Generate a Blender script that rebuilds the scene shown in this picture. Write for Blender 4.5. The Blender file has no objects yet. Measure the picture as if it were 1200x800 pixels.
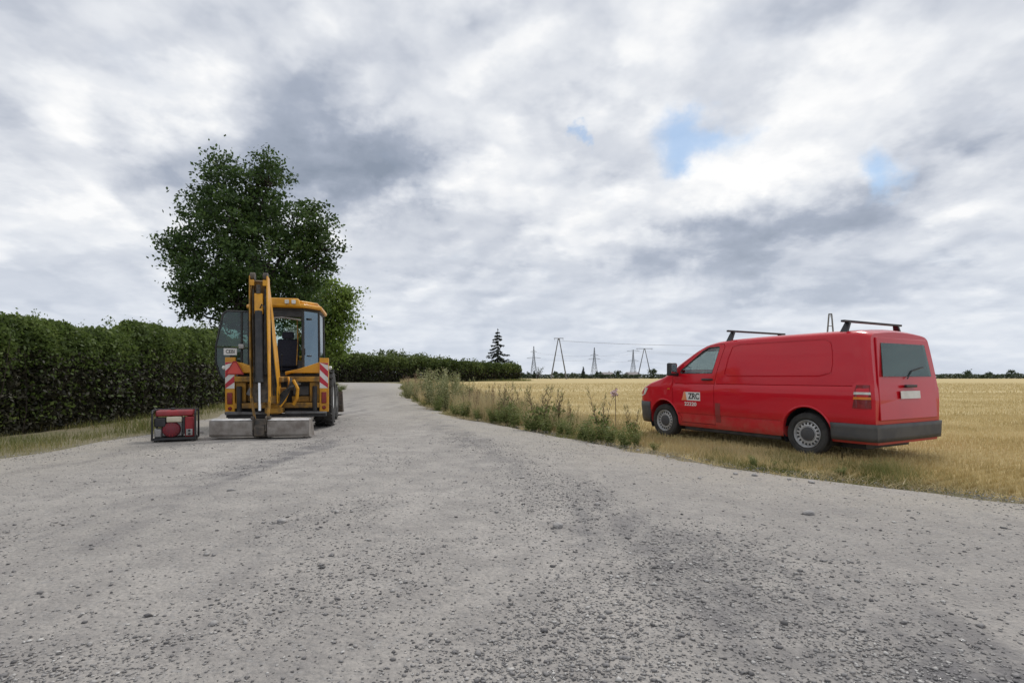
import bpy, bmesh, math, random
import numpy as np
from mathutils import Vector, Matrix
R = math.radians
rng = np.random.default_rng(11)
random.seed(5)
scene = bpy.context.scene
col = scene.collection

# ------------------------------------------------------------------ camera
CAM_H, FPX = 1.22, 634.0
cam = bpy.data.cameras.new('camera')
cam.sensor_width = 36.0
cam.lens = 36.0 * FPX / 1200.0
cam.shift_y = 41.0 / 1200.0
cam.clip_start = 0.05
cam.clip_end = 12000
cam_o = bpy.data.objects.new('camera', cam)
col.objects.link(cam_o)
cam_o.location = (0, 0, CAM_H)
cam_o.rotation_euler = (R(90), 0, 0)
scene.camera = cam_o
scene.cycles.use_denoising = True
scene.cycles.max_bounces = 6
scene.cycles.diffuse_bounces = 3
scene.cycles.glossy_bounces = 3
scene.cycles.transparent_max_bounces = 12

def at(px, py, d):
    return Vector(((px - 600) / FPX * d, d, CAM_H - (py - 441) / FPX * d))

# ------------------------------------------------------------------ world / sky
SUN_DIR = Vector((0.42, 0.62, 0.98)).normalized()      # towards the sun
SUN_EL = math.asin(SUN_DIR.z)
SUN_AZ = math.atan2(SUN_DIR.x, SUN_DIR.y)
world = bpy.data.worlds.new('World')
scene.world = world
world.use_nodes = True
world.cycles.sampling_method = 'MANUAL'
world.cycles.sample_map_resolution = 512
nt = world.node_tree
nt.nodes.clear()

class NG:
    """small node-graph helper"""
    def __init__(self, tree): self.t = tree
    def n(self, typ, **kw):
        nd = self.t.nodes.new(typ)
        for k, v in kw.items(): setattr(nd, k, v)
        return nd
    def put(self, sock, val):
        if isinstance(val, bpy.types.NodeSocket): self.t.links.new(val, sock)
        elif val is not None: sock.default_value = val
    def math(self, op, a, b=None, c=None, clamp=False):
        nd = self.n('ShaderNodeMath', operation=op, use_clamp=clamp)
        self.put(nd.inputs[0], a); self.put(nd.inputs[1], b)
        if c is not None: self.put(nd.inputs[2], c)
        return nd.outputs[0]
    def vmath(self, op, a, b=None, scale=None):
        nd = self.n('ShaderNodeVectorMath', operation=op)
        self.put(nd.inputs[0], a)
        if b is not None: self.put(nd.inputs[1], b)
        if scale is not None: self.put(nd.inputs['Scale'], scale)
        return nd.outputs['Value'] if op in ('DISTANCE', 'LENGTH', 'DOT_PRODUCT') else nd.outputs[0]
    def noise(self, vec, scale, detail=4, rough=.55, dist=0.0, out='Fac'):
        nd = self.n('ShaderNodeTexNoise')
        self.put(nd.inputs['Vector'], vec); nd.inputs['Scale'].default_value = scale
        nd.inputs['Detail'].default_value = detail; nd.inputs['Roughness'].default_value = rough
        nd.inputs['Distortion'].default_value = dist
        return nd.outputs[out]
    def mapr(self, v, a, b, c=0., d=1., smooth=True):
        nd = self.n('ShaderNodeMapRange', interpolation_type='SMOOTHSTEP' if smooth else 'LINEAR')
        self.put(nd.inputs[0], v)
        for i, x in enumerate((a, b, c, d)): nd.inputs[i + 1].default_value = x
        return nd.outputs[0]
    def ramp(self, v, stops):
        nd = self.n('ShaderNodeValToRGB')
        self.put(nd.inputs[0], v)
        el = nd.color_ramp.elements
        while len(el) < len(stops): el.new(0.5)
        for e, (p, c) in zip(el, stops):
            e.position = p; e.color = (*c, 1)
        return nd.outputs[0]
    def mix(self, f, a, b):
        nd = self.n('ShaderNodeMix', data_type='RGBA')
        self.put(nd.inputs[0], f)
        self.put(nd.inputs[6], a if isinstance(a, bpy.types.NodeSocket) else (*a, 1))
        self.put(nd.inputs[7], b if isinstance(b, bpy.types.NodeSocket) else (*b, 1))
        return nd.outputs[2]

g = NG(nt)
tc = g.n('ShaderNodeTexCoord').outputs['Generated']
dirn = g.vmath('NORMALIZE', tc)
sep = g.n('ShaderNodeSeparateXYZ'); g.put(sep.inputs[0], dirn)
zc = g.math('MAXIMUM', sep.outputs[2], 0.0)
den = g.math('ADD', zc, 0.27)
cmb = g.n('ShaderNodeCombineXYZ')
g.put(cmb.inputs[0], g.math('DIVIDE', sep.outputs[0], den))
g.put(cmb.inputs[1], g.math('DIVIDE', sep.outputs[1], den))
cmb.inputs[2].default_value = 3.7
cp = cmb.outputs[0]
n_big = g.noise(cp, 1.0, 3, .5, .2)
n_mid = g.noise(cp, 2.6, 8, .52, .15)
cp2 = g.vmath('ADD', cp, (SUN_DIR.x * .10, SUN_DIR.y * .10, 0))
n_mid2 = g.noise(cp2, 2.6, 6, .50, .15)
relief = g.math('SUBTRACT', n_mid, n_mid2)          # sunward edges of the billows
n_warp = g.noise(dirn, 6.0, 6, .62, 0., out='Color')
wd = g.vmath('ADD', dirn, g.vmath('SCALE', g.vmath('SUBTRACT', n_warp, (.5, .5, .5)), scale=.22))
def sky_blob(px, py, r, stretch=1.0):
    d = Vector(((px - 600) / FPX, 1, (441 - py) / FPX)).normalized()
    v = g.vmath('SUBTRACT', wd, tuple(d))
    v = g.vmath('MULTIPLY', v, (1 / stretch, 1 / stretch, 1))
    return g.mapr(g.vmath('LENGTH', v), 0.0, r, 1., 0.)
def total(lst):
    s = lst[0]
    for x in lst[1:]: s = g.math('ADD', s, x)
    return s
def puffs(off):
    v = g.vmath('ADD', cp, off) if off else cp
    wv = g.vmath('ADD', v, g.vmath('SCALE', g.vmath('SUBTRACT', g.noise(v, 3.0, 5, .6, 0., out='Color'), (.5, .5, .5)), scale=.5))
    nd = g.n('ShaderNodeTexVoronoi', feature='SMOOTH_F1', voronoi_dimensions='2D'); g.put(nd.inputs['Vector'], wv)
    nd.inputs['Scale'].default_value = 2.2; nd.inputs['Detail'].default_value = 1.5; nd.inputs['Roughness'].default_value = .5
    nd.inputs['Smoothness'].default_value = .6; nd.inputs['Lacunarity'].default_value = 2.3
    return g.math('SUBTRACT', 1.0, nd.outputs['Distance'])
pf = puffs(None); pf2 = puffs((SUN_DIR.x * .12, SUN_DIR.y * .12, 0))
prel = g.math('SUBTRACT', pf, pf2)
val = g.math('ADD', g.math('MULTIPLY', n_big, .35), g.math('MULTIPLY', n_mid, .45))
val = g.math('ADD', val, g.math('MULTIPLY', pf, .28))
val = g.mapr(val, .40, .74, .50, 1.02, smooth=False)
val = g.math('ADD', val, g.math('MULTIPLY', relief, .30))
val = g.math('ADD', val, g.math('MULTIPLY', prel, .38))
darks = total([sky_blob(355, 192, .17, 1.5), sky_blob(430, 205, .12, 1.3), sky_blob(495, 185, .10, 1.3),
               sky_blob(945, 302, .12, 2.0), sky_blob(840, 296, .10, 1.8), sky_blob(200, 195, .11, 1.2),
               sky_blob(1005, 245, .08, 1.6), sky_blob(760, 315, .07, 1.6)])
brights = total([sky_blob(470, 222, .09, 1.0), sky_blob(650, 225, .24, 1.6), sky_blob(880, 215, .15, 1.6),
                 sky_blob(965, 262, .07, 2.2), sky_blob(430, 290, .18, 1.2), sky_blob(190, 320, .2, 1.),
                 sky_blob(800, 205, .10, 1.5)])
val = g.math('SUBTRACT', val, g.math('MULTIPLY', darks, .30))
val = g.math('ADD', val, g.math('MULTIPLY', brights, .13))
cloud = g.ramp(val, [(0.0, (.23, .27, .34)), (.30, (.34, .38, .46)), (.55, (.54, .57, .63)), (.78, (.70, .72, .755)), (1.0, (.86, .86, .86))])
# paler, slightly blue air low over the horizon
lowband = g.mapr(sep.outputs[2], 0.0, .30, .68, 0.)
cloud = g.mix(lowband, cloud, (.58, .63, .71))
sky = g.n('ShaderNodeTexSky', sky_type='NISHITA', sun_disc=False)
sky.sun_elevation = SUN_EL; sky.sun_rotation = SUN_AZ
sky.dust_density = 1.2; sky.ozone_density = 1.4
sky_c = g.n('ShaderNodeMix', data_type='RGBA', blend_type='MULTIPLY')
sky_c.inputs[0].default_value = 1.0
g.put(sky_c.inputs[6], sky.outputs[0]); sky_c.inputs[7].default_value = (.075, .092, .100, 1)
gaps = total([sky_blob(822, 166, .062, 1.9), sky_blob(1034, 200, .085, .8), sky_blob(672, 172, .03, 1.)])
gap_n = g.math('MULTIPLY', g.math('SUBTRACT', g.noise(cp, 3.2, 8, .6, .2), .5), 1.3)
gapf = g.mapr(g.math('ADD', gaps, gap_n), .10, 1.15, 0., .78)
final = g.mix(gapf, cloud, sky_c.outputs[2])
bg = g.n('ShaderNodeBackground'); g.put(bg.inputs[0], final); bg.inputs[1].default_value = 1.0
wo = g.n('ShaderNodeOutputWorld'); nt.links.new(bg.outputs[0], wo.inputs[0])

sun = bpy.data.lights.new('sun', 'SUN')
sun.energy = 1.5; sun.angle = R(14); sun.color = (1, .96, .9)
sun_o = bpy.data.objects.new('sun', sun); col.objects.link(sun_o)
sun_o.rotation_euler = (-SUN_DIR).to_track_quat('-Z', 'Y').to_euler()
scene.view_settings.view_transform = 'Standard'
scene.view_settings.look = 'None'
scene.view_settings.exposure = 0.22
scene.view_settings.gamma = 1.0

# ------------------------------------------------------------------ materials
M = {}
def new_mat(name):
    m = bpy.data.materials.new(name); m.use_nodes = True
    t = m.node_tree
    b = t.nodes['Principled BSDF']
    M[name] = m
    return m, NG(t), b
def pmat(name, c1, c2=None, scale=6., rough=.6, metal=0., bump=0., bscale=40., coat=0., r2=None, detail=5, spec=None, lo=.35, hi=.65):
    m, q, b = new_mat(name)
    co = q.n('ShaderNodeTexCoord').outputs['Object']
    f = q.mapr(q.noise(co, scale, detail, .6), lo, hi)
    q.put(b.inputs['Base Color'], q.mix(f, c1, c2 or tuple(x * .75 for x in c1)))
    if r2 is not None: q.put(b.inputs['Roughness'], q.mapr(q.noise(co, scale * 1.7, 4), .3, .7, rough, r2))
    else: b.inputs['Roughness'].default_value = rough
    b.inputs['Metallic'].default_value = metal
    if spec is not None: b.inputs['Specular IOR Level'].default_value = spec
    if coat:
        b.inputs['Coat Weight'].default_value = coat; b.inputs['Coat Roughness'].default_value = .12
    if bump:
        bn = q.n('ShaderNodeBump'); bn.inputs['Strength'].default_value = bump; bn.inputs['Distance'].default_value = .02
        q.put(bn.inputs['Height'], q.noise(co, bscale, 5, .6)); q.put(b.inputs['Normal'], bn.outputs[0])
    return m
def leaf_mat(name, stops, rough=.55, trans=.25, patch=None, spec=.3):
    """per-leaf colour by island, with loose colour patches through the plant"""
    m, q, b = new_mat(name)
    rnd = q.n('ShaderNodeNewGeometry').outputs['Random Per Island']
    if patch:
        co = q.n('ShaderNodeTexCoord').outputs['Object']
        pn = q.mapr(q.noise(co, patch, 3, .5), .3, .7)
        rnd = q.math('ADD', q.math('MULTIPLY', rnd, .5), q.math('MULTIPLY', pn, .5))
    c = q.ramp(rnd, stops)
    q.put(b.inputs['Base Color'], c)
    b.inputs['Roughness'].default_value = rough
    b.inputs['Specular IOR Level'].default_value = spec
    if trans:
        tr = q.n('ShaderNodeBsdfTranslucent'); q.put(tr.inputs[0], c)
        mx = q.n('ShaderNodeMixShader'); mx.inputs[0].default_value = trans
        out = q.t.nodes['Material Output']
        q.t.links.new(b.outputs[0], mx.inputs[1]); q.t.links.new(tr.outputs[0], mx.inputs[2])
        q.t.links.new(mx.outputs[0], out.inputs[0])
    return m
def glass_mat(name, tint, gloss=.12, rough=.02, dust=.0, gcol=(.9, .93, .95)):
    m, q, b = new_mat(name)
    q.t.nodes.remove(b)
    tr = q.n('ShaderNodeBsdfTransparent'); tr.inputs[0].default_value = (*tint, 1)
    gl = q.n('ShaderNodeBsdfGlossy'); gl.inputs['Roughness'].default_value = rough
    gl.inputs[0].default_value = (*gcol, 1)
    lw = q.n('ShaderNodeLayerWeight'); lw.inputs[0].default_value = .25
    f = q.math('ADD', q.math('MULTIPLY', lw.outputs[0], .7), gloss, clamp=True)
    mx = q.n('ShaderNodeMixShader'); q.put(mx.inputs[0], f)
    q.t.links.new(tr.outputs[0], mx.inputs[1]); q.t.links.new(gl.outputs[0], mx.inputs[2])
    outp = mx.outputs[0]
    if dust:
        df = q.n('ShaderNodeBsdfDiffuse'); df.inputs[0].default_value = (.42, .44, .45, 1)
        co = q.n('ShaderNodeTexCoord').outputs['Object']
        m2 = q.n('ShaderNodeMixShader'); q.put(m2.inputs[0], q.mapr(q.noise(co, 3, 5), .3, .75, dust * .5, dust * 1.4))
        q.t.links.new(outp, m2.inputs[1]); q.t.links.new(df.outputs[0], m2.inputs[2]); outp = m2.outputs[0]
    q.t.links.new(outp, q.t.nodes['Material Output'].inputs[0])
    return m

# --- ground materials
def ground_mats():
    # gravel road: pale compacted dust, darker loose chippings along the wheel tracks
    m, q, b = new_mat('gravel_road')
    co = q.n('ShaderNodeTexCoord').outputs['Object']
    big = q.noise(co, .35, 5, .6, .4)
    mid = q.noise(co, 2.6, 6, .65, .2)
    fine = q.noise(co, 38, 5, .7)
    vor = q.n('ShaderNodeTexVoronoi'); q.put(vor.inputs['Vector'], co); vor.inputs['Scale'].default_value = 42
    vor2 = q.n('ShaderNodeTexVoronoi'); q.put(vor2.inputs['Vector'], co); vor2.inputs['Scale'].default_value = 17
    stretch = q.n('ShaderNodeMapping'); q.put(stretch.inputs[0], co)
    stretch.inputs['Rotation'].default_value = (0, 0, R(-16)); stretch.inputs['Scale'].default_value = (1.0, .16, 1)
    streak = q.noise(stretch.outputs[0], 1.5, 5, .6, .3)
    base = q.mix(q.mapr(big, .3, .7), (.370, .345, .318), (.480, .448, .412))
    base = q.mix(q.mapr(mid, .38, .66, 0, .8), base, (.305, .285, .268))
    ta = q.n('ShaderNodeAttribute'); ta.attribute_name = 'track'
    trk = q.math('ADD', q.math('MULTIPLY', ta.outputs['Fac'], .24), streak)
    trackf = q.math('MULTIPLY', q.mapr(trk, .55, .82), q.mapr(mid, .35, .6, .3, .9))
    base = q.mix(trackf, base, (.165, .158, .163))
    ea = q.n('ShaderNodeAttribute'); ea.attribute_name = 'edge'
    base = q.mix(q.math('MULTIPLY', ea.outputs['Fac'], q.mapr(q.noise(co, 1.1, 5, .6), .3, .6, .3, .9)), base, (.45, .41, .35))
    peb = q.mix(q.n('ShaderNodeSeparateColor').outputs[0] if False else vor.outputs['Color'], (.17, .165, .165), (.46, .45, .44))
    pebf = q.math('MULTIPLY', q.mapr(vor.outputs['Distance'], .25, .6, 1, 0), q.mapr(q.noise(co, 7, 4, .6), .45, .7, .08, .75))
    base = q.mix(pebf, base, peb)
    base = q.mix(q.mapr(fine, .35, .7, 0, .45), base, (.17, .165, .16))
    q.put(b.inputs['Base Color'], base)
    b.inputs['Roughness'].default_value = .93; b.inputs['Specular IOR Level'].default_value = .2
    h = q.math('ADD', q.math('MULTIPLY', vor.outputs['Distance'], -.5), q.math('MULTIPLY', fine, .8))
    h = q.math('ADD', h, q.math('MULTIPLY', vor2.outputs['Distance'], -.7))
    h = q.math('ADD', h, q.math('MULTIPLY', mid, 1.6))
    bn = q.n('ShaderNodeBump'); bn.inputs['Strength'].default_value = .75; bn.inputs['Distance'].default_value = .022
    q.put(bn.inputs['Height'], h); q.put(b.inputs['Normal'], bn.outputs[0])
    # stubble field
    m, q, b = new_mat('stubble_field')
    co = q.n('ShaderNodeTexCoord').outputs['Object']
    mp = q.n('ShaderNodeMapping'); q.put(mp.inputs[0], co)
    mp.inputs['Rotation'].default_value = (0, 0, R(-9)); mp.inputs['Scale'].default_value = (.05, .55, 1)
    rows = q.noise(mp.outputs[0], .55, 5, .6, .25)
    rows2 = q.noise(mp.outputs[0], 4.0, 3, .6)
    pat = q.noise(co, .05, 5, .6)
    fin = q.noise(co, 14, 6, .75)
    c = q.mix(q.mapr(rows, .35, .65), (.48, .37, .165), (.68, .56, .31))
    c = q.mix(q.mapr(pat, .35, .7, 0, .5), c, (.50, .395, .195))
    c = q.mix(q.mapr(rows2, .4, .7, 0, .4), c, (.36, .265, .115))
    c = q.mix(q.mapr(fin, .42, .75, 0, .5), c, (.22, .155, .065))
    q.put(b.inputs['Base Color'], c); b.inputs['Roughness'].default_value = .9; b.inputs['Specular IOR Level'].default_value = .15
    bn = q.n('ShaderNodeBump'); bn.inputs['Strength'].default_value = .8; bn.inputs['Distance'].default_value = .05
    q.put(bn.inputs['Height'], fin); q.put(b.inputs['Normal'], bn.outputs[0])
    # verge soil
    m, q, b = new_mat('verge_soil')
    co = q.n('ShaderNodeTexCoord').outputs['Object']
    f1 = q.mapr(q.noise(co, 1.6, 6, .65), .35, .65); f2 = q.mapr(q.noise(co, 25, 5, .7), .35, .7, 0, .6)
    c = q.mix(f1, (.30, .25, .16), (.19, .175, .085)); c = q.mix(f2, c, (.15, .125, .085))
    c = q.mix(q.mapr(q.noise(co, .02, 4), .4, .6, 0, .8), c, (.10, .125, .045))
    q.put(b.inputs['Base Color'], c); b.inputs['Roughness'].default_value = .95
    bn = q.n('ShaderNodeBump'); bn.inputs['Strength'].default_value = .8; bn.inputs['Distance'].default_value = .04
    q.put(bn.inputs['Height'], q.noise(co, 20, 6, .7)); q.put(b.inputs['Normal'], bn.outputs[0])
ground_mats()
def paint():
    m, q, b = new_mat('red_paint')
    co = q.n('ShaderNodeTexCoord').outputs['Object']
    sx = q.n('ShaderNodeSeparateXYZ'); q.put(sx.inputs[0], co)
    c = q.mix(q.mapr(q.noise(co, 1.6, 4), .35, .65), (.56, .006, .018), (.52, .007, .020))
    # road dust thrown up over the sills
    dust = q.math('MULTIPLY', q.mapr(sx.outputs[2], .28, .70, .40, 0.), q.mapr(q.noise(co, 5, 6, .65), .3, .7, .25, 1.))
    c = q.mix(dust, c, (.30, .20, .15))
    q.put(b.inputs['Base Color'], c); q.put(b.inputs['Roughness'], q.math('ADD', .34, q.math('MULTIPLY', dust, .5)))
    b.inputs['Specular IOR Level'].default_value = .2
    q.put(b.inputs['Coat Weight'], q.math('SUBTRACT', .55, q.math('MULTIPLY', dust, .6), clamp=True)); b.inputs['Coat Roughness'].default_value = .06
    bn = q.n('ShaderNodeBump'); bn.inputs['Strength'].default_value = .12; bn.inputs['Distance'].default_value = .03
    q.put(bn.inputs['Height'], q.noise(co, 1.4, 2)); q.put(b.inputs['Normal'], bn.outputs[0])
paint()
pmat('grey_plastic', (.055, .056, .062), (.085, .083, .082), 3, .6)
pmat('black_plastic', (.018, .018, .02), (.03, .03, .032), 8, .45)
pmat('rubber', (.022, .022, .023), (.06, .057, .052), 7, .85, bump=.2)
pmat('dusty_rubber', (.022, .021, .021), (.05, .048, .045), 4, .9, bump=.25)
pmat('steel_rim', (.62, .62, .62), (.48, .48, .48), 14, .4, metal=.4)
pmat('dark_interior', (.02, .021, .025), (.03, .03, .034), 5, .8)
pmat('seat_fabric', (.022, .024, .040), (.035, .037, .055), 30, .9)
pmat('machine_yellow', (.72, .34, .010), (.52, .23, .02), 3.2, .42, coat=.2, r2=.6, lo=.4, hi=.72)
pmat('dirty_yellow', (.46, .235, .03), (.17, .105, .04), 5, .6, r2=.8, lo=.38, hi=.66)
pmat('frame_black', (.020, .021, .024), (.045, .043, .042), 5, .55)
pmat('greasy_steel', (.055, .05, .046), (.13, .105, .08), 9, .5, metal=.3, r2=.75)
pmat('shade_toned_grime', (.17, .10, .045), (.30, .17, .04), 6, .7, r2=.85)  # grime on the boom web, its brown also holding the arm's shadow
pmat('pad_steel', (.16, .16, .165), (.10, .095, .09), 6, .6, metal=.3)
pmat('chrome', (.75, .76, .78), (.65, .66, .68), 3, .18, metal=1)
pmat('bucket_grey', (.29, .265, .24), (.165, .14, .12), 5, .6, r2=.85, bump=.15, bscale=40, lo=.35, hi=.72)
pmat('pale_lip_grey', (.62, .61, .60), (.45, .44, .43), 8, .5)  # paler grey than the shell, for the bucket's top lip
pmat('white_panel', (.78, .77, .75), (.66, .65, .62), 4, .5)
pmat('stripe_red', (.55, .025, .05), (.45, .025, .045), 4, .45)
pmat('sign_red', (.72, .09, .07), (.58, .08, .06), 5, .5)
pmat('sign_border', (.42, .02, .02), (.32, .02, .02), 5, .5)
pmat('lamp_red', (.16, .008, .010), (.26, .012, .012), 12, .25, coat=.4)
pmat('lamp_amber', (.75, .22, .02), (.6, .18, .02), 10, .3, coat=.4)
pmat('lamp_clear', (.74, .74, .70), (.55, .55, .52), 10, .22, coat=.4)
pmat('text_black', (.03, .03, .032), (.04, .04, .04), 5, .6)
pmat('logo_orange', (.78, .28, .13), (.70, .24, .10), 5, .5)
pmat('flap_red', (.26, .035, .035), (.22, .035, .032), 4, .5)
pmat('gen_red', (.30, .012, .018), (.20, .012, .016), 5, .45, coat=.2, r2=.65)
pmat('gen_maroon', (.20, .02, .035), (.15, .02, .03), 6, .55)
pmat('cream_plastic', (.62, .57, .44), (.50, .45, .34), 6, .5)
pmat('alu', (.42, .41, .40), (.30, .29, .28), 8, .45, metal=.5)
pmat('stone', (.40, .38, .36), (.26, .25, .245), 9, .9, bump=.3)
pmat('bark', (.055, .048, .042), (.032, .029, .026), 6, .95, bump=.8, bscale=18)
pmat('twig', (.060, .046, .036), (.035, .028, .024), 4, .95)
pmat('concrete_pole', (.20, .20, .205), (.15, .15, .155), 1, .85)
pmat('pylon_steel', (.22, .235, .25), (.17, .18, .20), 1, .6, metal=.2)
pmat('wire', (.30, .31, .33), (.25, .26, .28), 1, .6)
pmat('house_wall', (.55, .52, .46), (.45, .43, .39), .5, .85)
pmat('house_roof', (.26, .24, .24), (.20, .18, .18), .5, .8)
pmat('rag_pink', (.78, .62, .60), (.70, .48, .46), 20, .8)
pmat('mirror_face', (.75, .78, .80), (.7, .72, .75), 3, .08, metal=1)
glass_mat('van_glass', (.80, .88, .85), .05)
glass_mat('cab_glass', (.34, .48, .43), .05, .02, dust=.015)
glass_mat('quarter_glass', (.22, .29, .34), .26, .05, dust=.03, gcol=(.55, .72, .84))
leaf_mat('oak_leaf', [(0, (.024, .046, .015)), (.5, (.055, .10, .026)), (.85, (.105, .17, .045)), (1, (.16, .24, .07))], trans=.34, patch=.9, rough=.5)
leaf_mat('bright_leaf', [(0, (.085, .14, .025)), (.5, (.17, .25, .05)), (1, (.28, .36, .10))], trans=.45, patch=.7)
leaf_mat('hedge_leaf', [(0, (.045, .068, .018)), (.5, (.11, .16, .04)), (.85, (.18, .235, .066)), (1, (.24, .29, .09))], trans=.42, patch=1.1)
leaf_mat('far_leaf', [(0, (.05, .078, .024)), (.5, (.11, .15, .042)), (1, (.18, .215, .07))], trans=.4, patch=.12)
leaf_mat('haze_pale_leaf', [(0, (.035, .052, .028)), (.5, (.065, .09, .045)), (1, (.10, .125, .065))], trans=.25, patch=.1)  # far foliage, paled in colour to imitate hazy distance
leaf_mat('spruce_needle', [(0, (.010, .017, .013)), (.6, (.022, .034, .024)), (1, (.04, .055, .036))], trans=.05)
leaf_mat('shade_toned_dry_leaf', [(0, (.024, .024, .015)), (.6, (.038, .036, .022)), (1, (.058, .054, .03))], trans=.1)  # dry lower leaves, coloured darker still for shade inside the hedge
leaf_mat('grass_green', [(0, (.08, .11, .026)), (.4, (.16, .185, .055)), (.7, (.29, .265, .10)), (1, (.46, .38, .19))], trans=.25, patch=.8)
leaf_mat('grass_dry', [(0, (.30, .24, .12)), (.5, (.50, .41, .22)), (1, (.66, .57, .35))], trans=.2, patch=.6)
leaf_mat('stubble_straw', [(0, (.38, .29, .12)), (.5, (.59, .475, .235)), (1, (.76, .64, .38))], trans=.2, patch=.5)
leaf_mat('weed_leaf', [(0, (.09, .125, .03)), (.5, (.19, .235, .07)), (1, (.33, .35, .14))], trans=.25)
leaf_mat('weed_grey', [(0, (.15, .17, .07)), (.5, (.27, .285, .13)), (1, (.42, .41, .22))], trans=.25)
leaf_mat('seed_brown', [(0, (.13, .08, .05)), (.5, (.25, .17, .10)), (1, (.40, .30, .19))], trans=.1)
pmat('weed_stem', (.10, .085, .04), (.14, .12, .06), 8, .85)
pmat('dry_stem', (.10, .065, .04), (.16, .11, .07), 8, .9)
leaf_mat('gravel_stone', [(0, (.12, .115, .115)), (.3, (.24, .23, .225)), (.75, (.36, .345, .33)), (1, (.56, .54, .51))], trans=0, rough=.9)

# ------------------------------------------------------------------ builders
def tag(o, label=None, cat=None, group=None, kind=None):
    if label: o['label'] = label
    if cat: o['category'] = cat
    if group: o['group'] = group
    if kind: o['kind'] = kind
    return o
def empty(name, loc=(0, 0, 0), rz=0.0, label=None, cat=None, group=None):
    o = bpy.data.objects.new(name, None); col.objects.link(o)
    o.location = loc; o.rotation_euler = (0, 0, rz); o.empty_display_size = .2
    return tag(o, label, cat, group)
def link_mesh(name, me, mats=(), parent=None):
    o = bpy.data.objects.new(name, me); col.objects.link(o)
    for m in mats: me.materials.append(M[m])
    if parent: o.parent = parent
    return o
def np_mesh(name, V, F, mats, parent=None, smooth=False):
    """V (N,3), F (M,k) all faces with k corners"""
    V = np.ascontiguousarray(V, dtype=np.float32); F = np.ascontiguousarray(F, dtype=np.int32)
    me = bpy.data.meshes.new(name)
    me.vertices.add(len(V)); me.vertices.foreach_set('co', V.ravel())
    k = F.shape[1]
    me.loops.add(F.size); me.loops.foreach_set('vertex_index', F.ravel())
    me.polygons.add(len(F))
    me.polygons.foreach_set('loop_start', np.arange(0, F.size, k, dtype=np.int32))
    if smooth: me.polygons.foreach_set('use_smooth', np.ones(len(F), dtype=bool))
    me.update(calc_edges=True)
    return link_mesh(name, me, mats, parent)

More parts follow.
